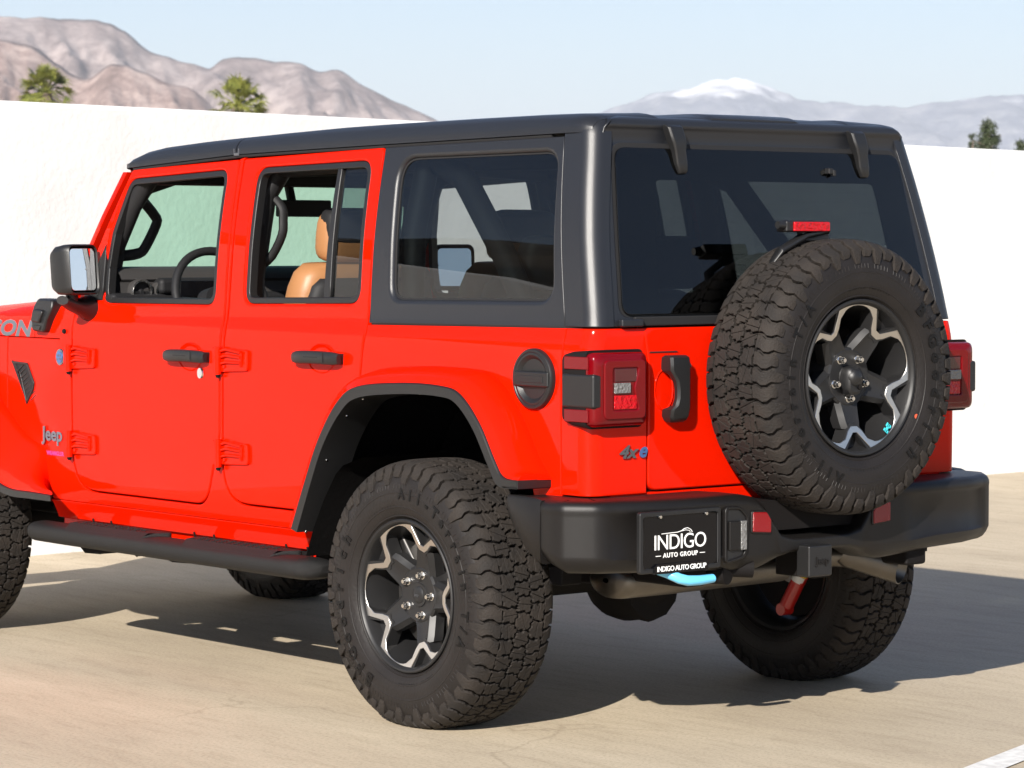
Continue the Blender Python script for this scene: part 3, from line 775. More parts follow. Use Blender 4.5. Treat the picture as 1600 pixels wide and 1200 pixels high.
# stickers on the spare
c = MB(); c.lathe([(0, 0)], 3) if 0 else None
for th, r_, s_ in ((radians(-28), .262, .0075),):
    w0 = .1345; c.cyl((r_*cos(th), -w0, r_*sin(th)), (r_*cos(th), -w0-.0012, r_*sin(th)), s_, s_, 16)
c.build('orange_mark', 'orange', SP, smooth=False)
c = MB(); a = radians(-52); m_ = frameM((.196*cos(a), -.1190, .196*sin(a)), (.62, 0, .78), (-.78, 0, .62))
for x, y, dx, dy in ((0, 0, .028, .009), (-.010, .0065, .008, .008), (.008, .006, .012, .008), (-.009, -.006, .009, .009), (.010, -.006, .009, .009)):
    c.box(m_ @ Vector((x, y, 0)), (dx, dy, .0014), m_)
c.build('cyan_sticker', 'cyan', SP, smooth=False)

# ================================================================== body surfaces
WT = [(.40, .722), (.47, .742), (.50, .752), (.56, .770), (.62, .779), (.80, .786), (1.0, .787), (1.12, .783), (1.17, .777), (1.20, .769), (1.23, .762), (1.3, .755), (1.45, .738), (1.6, .712), (1.76, .676), (1.80, .667), (1.825, .652), (1.84, .625)]
XT = [(.4, .700), (1.20, .700), (1.24, .694), (1.50, .640), (1.76, .588), (1.80, .578), (1.825, .562), (1.84, .535)]
def W(x, z): return smo(z, WT)-max(0, -2.2-x)*.055
def Xr(z): return smo(z, XT)
def fs(x, z, d=0): return (x, -(W(x, z)-d), z)
def fs2(off):
    return lambda x, z, d=0: (x, -(W(x, z)+off-d), z)
def fr(y, z, d=0): return (Xr(z)-d, y, z)
LVB = [.50, .53, .56, .59, .62, .70, .80, .90, 1.0, 1.08, 1.12, 1.15, 1.17, 1.19, 1.21]
LVT = [1.23, 1.26, 1.3, 1.36, 1.42, 1.48, 1.54, 1.6, 1.66, 1.70, 1.74, 1.78]
PT = 'paint'
def both(mb, name, m, **k):
    a = mb.build(name, m, CAR, **k); b = mb.build(name, m, CAR, mirror=True, **k); return a, b

# ---- doors
D1 = fil([(-2.112, 1.10), (-2.110, .583, .14), (-1.268, .583, .10), (-1.178, .82, .12), (-1.174, 1.10), (-1.186, 1.42), (-1.206, 1.744, .012), (-1.862, 1.722, .02), (-1.985, 1.49), (-2.118, 1.24, .03)])
D2 = fil([(-1.150, 1.10), (-1.158, .600, .13), (-.735, .600, .09), (-.560, .800, .3), (-.396, 1.02, .06), (-.380, 1.20), (-.384, 1.43), (-.411, 1.764, .012), (-1.176, 1.746, .012), (-1.158, 1.40)])
H1 = fil([(-1.945, 1.252, .055), (-1.243, 1.256, .05), (-1.262, 1.712, .05), (-1.868, 1.690, .06), (-1.935, 1.50, .03), (-1.948, 1.38, .02)])
H2 = fil([(-1.070, 1.262, .05), (-.432, 1.272, .055), (-.462, 1.726, .06), (-1.092, 1.714, .055)])
H3 = fil([(-.270, 1.288, .055), (.500, 1.294, .055), (.438, 1.732, .065), (-.318, 1.728, .075)])
ccw = lambda p: p if area(p) > 0 else p[::-1]
doorA = sheet(D1, [H1], fs, LVB+LVT, thick=.045, bev=.006, hbev=.010)
doorB = sheet(D2, [H2], fs, LVB+LVT, thick=.045, bev=.006, hbev=.010)
door_f = both(doorA, 'front_door', PT); door_r = both(doorB, 'rear_door', PT)
def ring_trim(H, w_, dep=.006, th=.03): return sheet(H, [offs(ccw(H), w_)], fs2(-dep), LVT, thick=th, bev=.003, hbev=.004)
t1 = ring_trim(offs(ccw(H1), .001), .020); t2 = ring_trim(offs(ccw(H2), .001), .020)
for i in (0, 1):
    t1.build('window_seal', 'trim', door_f[i], mirror=i); t2.build('window_seal', 'trim', door_r[i], mirror=i)
# door inner cards
for D_, H_, dd in ((D1, H1, door_f), (D2, H2, door_r)):
    P_ = offs(ccw(D_), .03); c = sheet([p for p in P_], [offs(ccw(H_), -.012)], fs2(-.05), [.7, .9, 1.1]+LVT[::2], thick=.03, bev=.006)
    for i in (0, 1): c.build('door_card', 'inter', dd[i], mirror=i)
# division bar and fixed quarter glass of the rear door
bar = sheet([(-.640, 1.278), (-.604, 1.278), (-.628, 1.712), (-.650, 1.712)], [], fs2(-.010), LVT, thick=.022, bev=.004)
fixg = sheet([(-.606, 1.283), (-.450, 1.285), (-.480, 1.712), (-.628, 1.710)], [], fs2(-.020), LVT, thick=.004, bev=.001)
for i in (0, 1):
    bar.build('division_bar', 'trim', door_r[i], mirror=i); fixg.build('quarter_glass', 'gtint', door_r[i], mirror=i)

# ---- body side (one pressing round the door openings, wheel arch cut out)
def sub_outline(poly, a, b):       # part of a CCW-ordered polygon from the point nearest a to the point nearest b
    n = len(poly); ia = min(range(n), key=lambda i: math.dist(poly[i], a)); ib = min(range(n), key=lambda i: math.dist(poly[i], b)); o = []
    i = ia
    while True:
        o.append(poly[i])
        if i == ib: break
        i = (i+1) % n
    return o
O1 = offs(ccw(D1), -.0062); O2 = offs(ccw(D2), -.0062)
# CCW in (x,z): from front top of door 1 down round its bottom to the B post, then door 2
path = [(-2.60, 1.118), (-2.60, .80), (-2.44, .72), (-2.33, .65), (-2.29, .56), (-2.29, .535), (-.665, .535), (-.62, .62), (-.50, .86), (-.40, .965), (-.27, 1.005), (.20, 1.008), (.30, .975), (.38, .88), (.44, .77), (.46, .70), (.576, .70), (.576, 1.2165), (-.377, 1.2075)]
s2 = sub_outline(O2, (-1.176, 1.75), (-.376, 1.205)); s1 = sub_outline(O1, (-2.12, 1.24), (-1.200, 1.75))
side_poly = path+s2[::-1]+s1[::-1]+[(-2.20, 1.262), (-2.20, 1.118)]
bs = sheet(side_poly, [], fs, LVB+LVT, lu=[-2.4, -2.2], thick=.03, bev=.0035)
both(bs, 'body_side', PT)
# dark shut-line backing behind the doors
bk = sheet(fil([(-2.16, .56), (-.66, .56), (-.60, .80), (-.36, 1.08), (-.36, 1.20), (-2.16, 1.20)]), [], fs2(-.058), LVB, thick=.01, bev=.001); both(bk, 'inner_sill', 'dark')
# rocker below the doors
def fsk(x, z, d=0): return (x, -(lin(z, [(.445, .722), (.468, .735), (.49, .742), (.534, .764)])-d), z)
rk = sheet([(-2.295, .468), (-.66, .468), (-.66, .5335), (-2.295, .5335)], [], fsk, [.49], thick=.05, bev=.003); both(rk, 'rocker_panel', PT)
rk = sheet([(-2.29, .440), (-.64, .440), (-.64, .466), (-2.29, .466)], [], lambda x, z, d=0: (x, -(.715-d), z), [], thick=.03, bev=.004)
a, b_ = both(rk, 'rocker_flange', PT)
for i, p in enumerate((a, b_)):
    for x in (-2.05, -1.93, -1.40, -1.28, -.86, -.74):
        c = MB(); c.cyl((x, -.716, .455), (x, -.728, .455), .007, .006, 10); c.tube([(x, -.722, .455), (x, -.735, .462), (x, -.740, .478)], .004, 6); c.build('body_bolt', 'dark', p, mirror=i)

# ---- rear corner pressings: plan path side -> arc -> rear
def corner(x0, y1, r, z0, z1, off=0):
    def f(u, z, d=0):
        w_ = W(0, z)+off; xr = Xr(z)+off; rr = r
        if u <= 1: x = x0+(xr-rr-x0)*u; n = (0, -1); y = -w_
        elif u <= 2: a = (u-1)*pi/2; x = xr-rr+rr*sin(a); y = -w_+rr-rr*cos(a); n = (sin(a), -cos(a))
        else: x = xr; y = (-w_+rr)+(y1-(-w_+rr))*(u-2); n = (1, 0)
        return (x-n[0]*d, y-n[1]*d, z)
    return f
LU = [1]+[1+k/8 for k in range(1, 9)]+[2.02]
fc = corner(.5805, -.5655, .055, 0, 0)
rc = sheet([(0, .735), (1, .735), (2, .735), (3, .735), (3, .80), (3, 1.10), (3.12, 1.2165), (2, 1.2165), (1, 1.2165), (0, 1.2165)], [], fc, LVB, LU, thick=.03, bev=.0035)
both(rc, 'rear_corner', PT)
ft = corner(.462, -.640, .058, 0, 0, .0015)
# the hardtop seam leans forward with height
def ftc(u, z, d=0):
    xs = lin(z, [(1.22, .571), (1.777, .463), (1.84, .452)]); w_ = W(0, z)+.0015; xr = Xr(z)+.0015; rr = .052
    if u <= 1: x = xs+(xr-rr-xs)*u; n = (0, -1); y = -w_
    elif u <= 2: a = (u-1)*pi/2; x = xr-rr+rr*sin(a); y = -w_+rr-rr*cos(a); n = (sin(a), -cos(a))
    else: x = xr; y = -w_+rr+.022*(u-2); n = (1, 0)
    return (x-n[0]*d, y-n[1]*d, z)
cp = sheet([(0, 1.2215), (1, 1.2215), (2, 1.2215), (3, 1.2215), (3, 1.79), (2.9, 1.836), (2, 1.838), (1, 1.838), (.1, 1.838), (0, 1.83)], [], ftc, LVT+[1.80, 1.81, 1.82, 1.83], LU, thick=.03, bev=.003)
both(cp, 'hardtop_corner', 'hard')
# ---- hardtop side
tp_ = [(-.3715, 1.2135), (.567, 1.2215), (.4585, 1.775), (-.402, 1.764)]
hs_ = sheet(tp_, [H3], fs, LVT, thick=.03, bev=.003, hbev=.016)
a, b_ = both(hs_, 'hardtop_side', 'hard')
gq = sheet(offs(ccw(H3), -.004), [], fs2(-.017), LVT, thick=.004, bev=.001)
sl = sheet(offs(ccw(H3), -.002), [offs(ccw(H3), .006)], fs2(-.0145), LVT, thick=.012, bev=.001)
for i, p in enumerate((a, b_)): gq.build('side_glass', 'gtint', p, mirror=i); sl.build('glass_seal', 'seam', p, mirror=i)

# ---- roof: front panels and rear shell
zlo = lambda x: lin(x, [(-1.96, 1.715), (-1.88, 1.7235), (-1.189, 1.757), (-.42, 1.768), (.46, 1.779), (.60, 1.779)])
ztp = lambda x: smo(x, [(-1.93, 1.742), (-1.905, 1.757), (-1.875, 1.770), (-1.83, 1.784), (-1.77, 1.796), (-1.60, 1.808), (-1.265, 1.821), (-.5, 1.841), (.35, 1.8455), (.50, 1.843), (.545, 1.836), (.572, 1.822), (.582, 1.805)])
def roof_sec(x, hwk=1.0, ins=0):
    zl = zlo(x)+.006; zt = ztp(x)-ins; e = W(0, zl)+.006; pts = []
    if x > .46: zl = min(zt-.006, zl)
    half = [(e, zl), (e-.001, zl+.016), (e-.004, zl+(zt-zl)*.45), (e-.016, zl+(zt-zl)*.72), (e-.040, zl+(zt-zl)*.92), (e-.075, zt), (.42, zt+.006), (.415, zt+.0065), (.395, zt+.001), (.20, zt+.004), (.18, zt+.010), (0, zt+.011)]
    half = [(max(0, y)*hwk, z) for y, z in half]
    full = [(-y, z) for y, z in half]+[(y, z) for y, z in half[:-1][::-1]]
    return [Vector((x, y, z)) for y, z in full]
def roof_part(xs, name, ends):
    g = MB(); rows = [roof_sec(*(x if isinstance(x, tuple) else (x,))) for x in xs]; g.grid(rows)
    for r_, fl in ((rows[0], False), (rows[-1], True)): g.cap(r_+[Vector((r_[0].x, p.y*.9, zlo(r_[0].x)-.012)) for p in (r_[-1], r_[0])], fl)
    o = g.build(name, 'hard', CAR, ang=38)
    bm = bmesh.new(); bm.from_mesh(o.data); bmesh.ops.recalc_face_normals(bm, faces=bm.faces); bm.to_mesh(o.data); bm.free(); return o
fp = roof_part([(-1.914, .975), (-1.903, .99), (-1.875, 1), -1.81, -1.7, -1.5, -1.3, -1.225], 'front_roof_panel', 0)
rp = roof_part([-1.219, -1.0, -.7, -.4, 0, .3, .455, .50, (.53, .995), (.55, .985), (.565, .97)], 'rear_roof_shell', 0)
# black tube stands in for the drip rail's shadow gap; latch at panel joint
for i in (0, 1):
    c = MB(); c.tube([(x, -(W(0, zlo(x))-.006), zlo(x)) for x in (-1.86, -1.5, -1.19, -.42, .40)], .0065, 8); c.build('drip_gap_shade', 'seam', rp, mirror=i)
    c = MB(); c.box((-1.222, -(W(0, 1.765)+.004), 1.762), (.03, .006, .010)); c.box((-1.236, -(W(0, 1.765)+.004), 1.772), (.004, .006, .020)); c.box((-1.208, -(W(0, 1.765)+.004), 1.772), (.004, .006, .020)); c.build('roof_latch', 'badge', rp, mirror=i, bevel=.001)
# headliner
c = MB(); c.grid([[Vector((x, y, zlo(x)+.012)) for y in (-.64, 0, .64)] for x in (-1.90, -1.2, -.4, .5)]); c.build('headliner', 'head', rp)
c = MB(); c.box((-.45, 0, 1.755), (.10, 1.2, .04)); c.box((-1.2, 0, 1.745), (.10, 1.2, .05)); c.build('roof_crossbar', 'inter', rp, bevel=.01)

for i in (0, 1):
    c = MB(); c.tube([(-.36, -.752, 1.214), (.56, -.752, 1.219), (.63, -.745, 1.2195), (.668, -.70, 1.2195), (.674, -.60, 1.2195)], .012, 8); c.build('belt_seal', 'seam', CAR, mirror=i)
# ---- rear window surround with spoiler lip
RG = fil([(-.652, 1.2555, .03), (.652, 1.2555, .04), (.598, 1.742, .045), (-.598, 1.742, .045)])
def frr(y, z, d=0):
    lip = smo(z, [(1.22, 0), (1.735, 0), (1.755, -.004), (1.79, .006), (1.812, .022), (1.826, .024), (1.84, .010)])
    return (Xr(z)-.004+lip-d, y, z)
wz = lambda z: W(0, z)-.038
so = [(-wz(1.2215), 1.2215), (wz(1.2215), 1.2215), (wz(1.4), 1.4), (wz(1.6), 1.6), (wz(1.76), 1.76), (wz(1.80), 1.80), (.60, 1.826), (.55, 1.836), (-.55, 1.836), (-.60, 1.826), (-wz(1.80), 1.80), (-wz(1.76), 1.76), (-wz(1.6), 1.6), (-wz(1.4), 1.4)]
su = sheet(so, [offs(ccw(RG), -.004)], frr, LVT[:-1]+[1.735, 1.745, 1.755, 1.765, 1.78, 1.79, 1.80, 1.808, 1.815, 1.822, 1.83], thick=.03, bev=.004, hbev=.008)
su = su.build('rear_window_surround', 'hard', CAR)
gl = sheet(RG, [], lambda y, z, d=0: (Xr(z)+.004-d+.010*(1-(y/.64)**2), y, z), LVT, lu=[-.5, -.4, -.3, -.2, -.1, 0, .1, .2, .3, .4, .5], thick=.005, bev=.002, back=True)
rg = gl.build('rear_glass', 'grear', CAR)
# dark band + heater lines on the inside of the glass
bd = sheet(offs(ccw(RG), -.014), [fil([(-.50, 1.285, .03), (.52, 1.285, .03), (.475, 1.648, .03), (-.455, 1.648, .03)])], lambda y, z, d=0: (Xr(z)-.006-d+.010*(1-(y/.64)**2), y, z), LVT, thick=.002, bev=.0003); bd.build('glass_border', 'seam', rg)
c = MB()
for k in range(11):
    z = 1.30+.032*k; c.box((Xr(z)+.002, 0, z), (.0008, 1.0, .0009))
c.build('heater_lines', 'seam', rg, smooth=False)['kind'] = 'stuff'
# glass hinges
for y in (-.365, .412):
    rows = []
    for z, w_, t_ in ((1.812, .030, .020), (1.805, .030, .030), (1.778, .030, .030), (1.758, .028, .030), (1.735, .022, .022), (1.70, .022, .017), (1.676, .017, .014), (1.668, .014, .008)):
        x = Xr(z)+.004+.010*(1-(y/.64)**2); yy = y+lin(z, [(1.66, .014), (1.735, .006), (1.80, -.006)])
        rows.append([Vector((x, yy-w_, z)), Vector((x+t_*.8, yy-w_, z)), Vector((x+t_, yy-w_*.75, z)), Vector((x+t_, yy+w_*.75, z)), Vector((x+t_*.8, yy+w_, z)), Vector((x, yy+w_, z))])
    g = MB(); g.grid(rows, flip=True); g.cap(rows[0], False); g.cap(rows[-1], True)
    o = g.build('glass_hinge', 'trim', rg, bevel=.003, ang=50)
    bm = bmesh.new(); bm.from_mesh(o.data); bmesh.ops.recalc_face_normals(bm, faces=bm.faces); bm.to_mesh(o.data); bm.free()
c = MB(); z = 1.685; c.box((Xr(z)+.022, .262, z), (.022, .020, .018)); c.box((Xr(z)+.026, .278, z-.006), (.014, .012, .020)); c.build('washer_nozzle', 'trim', rg, bevel=.003)

# ---- tailgate
TG = fil([(-.5585, .7425, .035), (.5585, .7425, .035), (.5585, 1.11), (.577, 1.2165, .01), (-.577, 1.2165, .01), (-.5585, 1.11)])
g = sheet(TG, [], lambda y, z, d=0: (Xr(z)-d+.002-.010*(1 if z < 1.142 and abs(y) < .40 else 0)*0, y, z), LVB, thick=.05, bev=.006); tg = g.build('tailgate', PT, CAR)
sill = sheet([(-.70, .69), (.70, .69), (.70, .738), (-.70, .738)], [], lambda y, z, d=0: (.694-d, y, z), thick=.05, bev=.003); sill.build('rear_sill', PT, CAR)
c = MB(); c.box((.672, 0, .98), (.02, 1.17, .5)); c.build('tailgate_inner', 'dark', CAR)
c = MB(); c.box((Xr(1.235)+.002, 0, 1.236), (.012, 1.22, .026)); c.build('glass_sill_seal', 'seam', CAR, bevel=.003)
for i in (0, 1):
    c = MB(); c.box((.706, -.630, 1.232), (.020, .085, .022)); c.build('corner_cap', 'hard', su, mirror=i, bevel=.005)
# thin black strip painted in as the shade of the gate's crease
c = MB(); c.box((.7030, -.50, 1.1455), (.0022, .115, .0040), taper=.9); c.build('crease_shade', 'seam', tg, bevel=.001)
# tailgate handle
def hz(d): return [Vector(p) for p in d]
g = MB(); rows = []
for z, t0, t1, y0, y1 in ((1.136, .012, .045, -.502, -.438), (1.130, .002, .054, -.508, -.432), (1.110, .0, .058, -.509, -.430), (1.092, .0, .058, -.509, -.430), (1.080, .030, .058, -.500, -.430), (1.060, .034, .058, -.486, -.430), (1.035, .036, .058, -.482, -.430), (1.010, .036, .058, -.483, -.430), (.990, .034, .058, -.490, -.430), (.978, .0, .057, -.505, -.430), (.958, .0, .052, -.506, -.432), (.946, .002, .045, -.500, -.436), (.940, .010, .035, -.494, -.442)):
    x = .702; t1 *= .80; rows.append(hz([(x+t0*.8, y0, z), (x+t1-.006, y0, z), (x+t1, y0+.008, z), (x+t1, y1-.008, z), (x+t1-.006, y1, z), (x+t0*.8, y1, z)]))
g.grid(rows, closeu=True); g.cap(rows[0]); g.cap(rows[-1], True); o = g.build('tailgate_handle', 'trim', tg, ang=32)
bm = bmesh.new(); bm.from_mesh(o.data); bmesh.ops.recalc_face_normals(bm, faces=bm.faces); bm.to_mesh(o.data); bm.free()
g = MB(); rows = []          # pressed finger recess: a shallow red rim
for k in range(25):
    a = 2*pi*k/24; rows.append([Vector((.703, -.50+.036*cos(a)*s_, 1.035+.058*sin(a)*s_)) if q != 1 else Vector((.706, -.50+.036*cos(a)*s_, 1.035+.058*sin(a)*s_)) for q, s_ in ((0, 1.06), (1, 1.0), (2, .93))])
g.grid(rows); g.build('finger_recess', PT, tg)
g = MB(); g.cyl((.735, -.4295, 1.105), (.735, -.427, 1.105), .008, .008, 14); g.build('key_lock', 'badge', tg)

# ---- bonnet, scuttle, front clip (mostly outside the picture)
def hood_sec(x, z0=1.1215):
    k = max(0, -2.2-x)*.055; e = .777-k; zt = lin(x, [(-3.5, 1.20), (-2.7, 1.252), (-2.2, 1.285), (-2.0, 1.29)])
    h = [(e+.002, z0), (e, z0+.03), (e-.006, z0+.065), (e-.022, zt-.050), (e-.050, zt-.028), (e-.12, zt-.012), (.35, zt), (0, zt+.010)]
    return [Vector((x, -y, z)) for y, z in h]+[Vector((x, y, z)) for y, z in h[:-1][::-1]]
g = MB(); rows = [hood_sec(x) for x in (-3.52, -3.45, -3.2, -2.9, -2.6, -2.402)]; g.grid(rows); g.cap(rows[0]); g.cap(rows[-1], True)
hood = g.build('bonnet', PT, CAR, ang=60)
g = MB(); rows = [hood_sec(x) for x in (-2.398, -2.3, -2.2, -2.112)]; g.grid(rows); g.cap(rows[0]); g.cap(rows[-1], True); cowl = g.build('scuttle', PT, CAR, ang=60)
for o in (hood, cowl):
    bm = bmesh.new(); bm.from_mesh(o.data); bmesh.ops.recalc_face_normals(bm, faces=bm.faces); bm.to_mesh(o.data); bm.free()
fw = sheet([(-3.52, .80), (-2.6045, .80), (-2.6045, 1.118), (-3.52, 1.118)], [], fs, LVB, lu=[-3.3, -3.0, -2.8], thick=.03, bev=.0035); both(fw, 'front_wing', PT)
g = MB(); g.box((-3.53, 0, .95), (.06, 1.30, .50)); gr = g.build('grille', PT, CAR, bevel=.02)
for k in range(7):
    g = MB(); g.box((-3.562, -.36+.12*k, .99), (.01, .055, .30)); g.build('grille_slot', 'dark', gr, bevel=.01)
g = MB(); rows = [[Vector((x, y, z)) for x, z in ((-3.56, .50), (-3.74, .52), (-3.76, .60), (-3.72, .68), (-3.56, .70))] for y in (-.88, -.6, 0, .6, .88)]; g.grid(rows); g.cap(rows[0]); g.cap(rows[-1], True); g.build('front_bumper', 'bumper', CAR)
for i in (0, 1):
    g = MB(); g.cyl((-3.55, -.52, 1.0), (-3.585, -.52, 1.0), .095, .09, 28); g.build('headlamp', 'clear', CAR, mirror=i)

# windscreen frame, A posts, glass
for i in (0, 1):
    Ps = [(-2.150, 1.262, .752), (-2.07, 1.40, .742), (-1.975, 1.56, .718), (-1.885, 1.715, .684)]
    g = MB(); rows = []
    for x, z, y in Ps: rows.append([Vector((x-.045, -y+.03, z)), Vector((x-.040, -y, z)), Vector((x-.026, -y-.006, z)), Vector((x-.004, -y-.006, z)), Vector((x+.0, -y+.06, z))])
    g.grid(rows, closeu=True); o = g.build('windscreen_post', PT, CAR, mirror=i, ang=50)
    bm = bmesh.new(); bm.from_mesh(o.data); bmesh.ops.recalc_face_normals(bm, faces=bm.faces); bm.to_mesh(o.data); bm.free()
    # black inner A post trim
    g = MB(); g.tube([(-2.09, -.70, 1.27), (-2.0, -.69, 1.42), (-1.90, -.665, 1.60), (-1.82, -.64, 1.70), (-1.70, -.62, 1.735), (-1.2, -.60, 1.745)], .034, 12, sy=1.2); g.build('inner_post_trim', 'inter', CAR, mirror=i)
g = MB(); g.box((-1.90, 0, 1.725), (.07, 1.30, .05), Matrix.Rotation(radians(25), 4, 'Y')); g.build('windscreen_header', PT, CAR, bevel=.01)
g = MB(); g.box((-1.86, 0, 1.70), (.09, 1.24, .06)); g.build('header_trim', 'inter', CAR, bevel=.015)
g = MB(); g.add([(-2.145, -.70, 1.275), (-2.145, .70, 1.275), (-1.915, .63, 1.700), (-1.915, -.63, 1.700)], [[0, 1, 2, 3]]); ws = g.build('windscreen', 'gws', CAR, smooth=False)
# frit corners curving into the glass
for i in (0, 1):
    pts = [(-.70, 0), (-.655, 0), (-.635, .30), (-.62, .62), (-.60, .76), (-.55, .86), (-.46, .93), (-.30, .965), (0, .975), (0, 1), (-.63, 1)]
    def fw_(u, v, d): return Vector((-2.139+.23*v-d*.2, u, 1.277+.425*v))
    g = MB(); g.poly(pts, fw_, 0, .003); g.build('frit_border', 'seam', ws, mirror=i, smooth=False)

# ================================================================== flares, bumper, lamps, fittings
def recalc(o):
    bm = bmesh.new(); bm.from_mesh(o.data); bmesh.ops.recalc_face_normals(bm, faces=bm.faces); bm.to_mesh(o.data); bm.free(); return o
def catmull(P, n=4):
    out = []; P = [Vector(p) for p in P]
    for i in range(len(P)-1):
        a = P[max(i-1, 0)]; b = P[i]; c = P[i+1]; d = P[min(i+2, len(P)-1)]
        for k in range(n):
            t = k/n; out.append(.5*((2*b)+(c-a)*t+(2*a-5*b+4*c-d)*t*t+(3*b-a-3*c+d)*t**3))
    return out+[P[-1]]
def rails(A, B, C, ya, yb, front=False):
    """A: root on the body, B: red/black boundary, C: inner lower edge (x,z lists)"""
    n_ = 5
    A = catmull([Vector((x, -ya, z)) for x, z in A], n_); B = catmull([Vector((x, -yb, z)) for x, z in B], n_); C = catmull([Vector((x, -yb-.006, z)) for x, z in C], n_)
    g = MB(); t_ = MB(); rows = []; rt = []
    for i, (a, b, c) in enumerate(zip(A, B, C)):
        o = (b-c); o.y = 0; o = o.normalized()
        m1 = a.lerp(b, .35)+o*.014; m2 = a.lerp(b, .74)+o*.016; m2.y = -(ya+(yb-ya)*.84); m1.y = -(ya+(yb-ya)*.42)
        m3 = b+o*.004; m3.y = -(yb-.003)
        rows.append([a+Vector((0, .02, 0)), a+o*.004, a.lerp(m1, .5)+o*.005, m1, m1.lerp(m2, .5)+o*.002, m2, m2.lerp(m3, .6)+o*.0035, m3, b])
        b2 = b.copy(); b2.y = -yb-.003
        rt.append([b2+Vector((0, .01, 0))-o*.001, b2-o*.001, b2-o*.004-Vector((0, .004, 0)), c+o*.006, c, c-o*.001+Vector((0, .008, 0)), Vector((c.x+((a.x-c.x)*max(0, 1-i/18) if front else 0), -ya+.01, c.z))-o*.004])
    g.grid(rows); g.cap(rows[-1]); t_.grid(rt); t_.cap(rt[0]+[rt[0][-1]+Vector((0, 0, 0))][:0]); t_.cap(rt[-1])
    return g, t_, C
A = [(-.70, .55), (-.62, .70), (-.52, .86), (-.43, .985), (-.30, 1.060), (-.072, 1.084), (.18, 1.082), (.29, 1.055), (.395, .96), (.475, .84), (.520, .790), (.537, .776)]
B = [(-.594, .560), (-.522, .71), (-.448, .850), (-.350, .970), (-.245, 1.024), (-.015, 1.043), (.172, 1.040), (.263, 1.018), (.352, .937), (.423, .831), (.462, .787), (.527, .780)]
C = [(-.560, .550), (-.490, .70), (-.418, .835), (-.322, .945), (-.230, .990), (-.010, 1.009), (.165, 1.008), (.245, .990), (.325, .918), (.395, .815), (.440, .759), (.527, .755)]
g, t_, Cc = rails(A, B, C, .785, .905)
te = t_; te.box((.497, -.8475, .7675), (.070, .127, .0235))
for i, fl in enumerate(both(g, 'rear_flare', PT, ang=60)):
    recalc(fl); tr = recalc(te.build('flare_trim', 'trim', fl, mirror=i, ang=50))
    for k in (0, 8, 14, 19, 26, 35):
        p = Cc[k]; q = Cc[min(k+1, len(Cc)-1)]; d = (q-p).normalized(); nn = Vector((d.z, 0, -d.x)); 
        c = MB(); c.cyl(Vector((p.x, -.875, p.z))-nn*.001, Vector((p.x, -.875, p.z))+nn*.003, .0055, .004, 10); c.build('flare_screw', 'chrome', tr, mirror=i)
# rear cross piece under the flare end
A = [(-2.295, .565), (-2.30, .63), (-2.34, .715), (-2.46, .76), (-2.62, .86), (-2.76, .965), (-3.0, 1.0), (-3.3, .99), (-3.5, .93)]
B = [(-2.058, .572), (-2.20, .575), (-2.36, .580), (-2.47, .620), (-2.57, .73), (-2.70, .88), (-2.95, .945), (-3.3, .93), (-3.52, .84)]
C = [(-2.058, .549), (-2.20, .549), (-2.36, .552), (-2.485, .590), (-2.60, .70), (-2.73, .85), (-2.96, .912), (-3.3, .90), (-3.50, .81)]
g, t_, _ = rails(A, B, C, .780, .905, True)
g.cap([g.v[i] for i in range(9)])
for i, fl in enumerate(both(g, 'front_flare', PT, ang=60)): recalc(fl); recalc(t_.build('flare_trim', 'trim', fl, mirror=i, ang=50))

# wheel houses
def house(path, y0, y1):
    g = MB(); rows = [[Vector((x, -y, z)) for y in (y0, (y0+y1)/2, y1)] for x, z in path]; g.grid(rows)
    g.cap([r[-1] for r in rows]); return g
hp = [(-.64, .44), (-.585, .56), (-.50, .74), (-.42, .88), (-.33, .975), (-.22, 1.02), (0, 1.04), (.17, 1.04), (.27, 1.015), (.36, .93), (.43, .82), (.50, .70), (.52, .52)]
a, b_ = both(house(hp, .785, .40), 'wheel_house', 'liner', ang=50)
for i, p in enumerate((a, b_)):
    c = MB()
    rows = []
    for x, z in ((-.60, .47), (-.56, .56), (-.50, .66), (-.44, .74), (-.40, .77), (-.30, .80)): rows.append([Vector((x+.02, -.86, z)), Vector((x+.05, -.78, z)), Vector((x+.10, -.70, z+.01)), Vector((x+.12, -.50, z+.02))])
    c.grid(rows); c.build('splash_guard', 'liner', p, mirror=i, ang=60)
    c = MB()
    for q in range(3): c.tube([(-.10+.12*q, -.70, 1.028), (-.08+.12*q, -.60, 1.033), (-.06+.12*q, -.45, 1.033)], .010, 6)
    c.build('liner_ribs', 'liner', p, mirror=i)
hp2 = [(x-3.008 if x > 0 else x*1.0-3.008, z) for x, z in hp]; hp2 = [(-x-6.016, z) for x, z in hp2][::-1]
both(house([(-3.55, .55), (-3.50, .80), (-3.3, .96), (-3.0, .98), (-2.7, .94), (-2.55, .80), (-2.42, .62), (-2.36, .50)], .725, .40), 'front_wheel_house', 'liner')

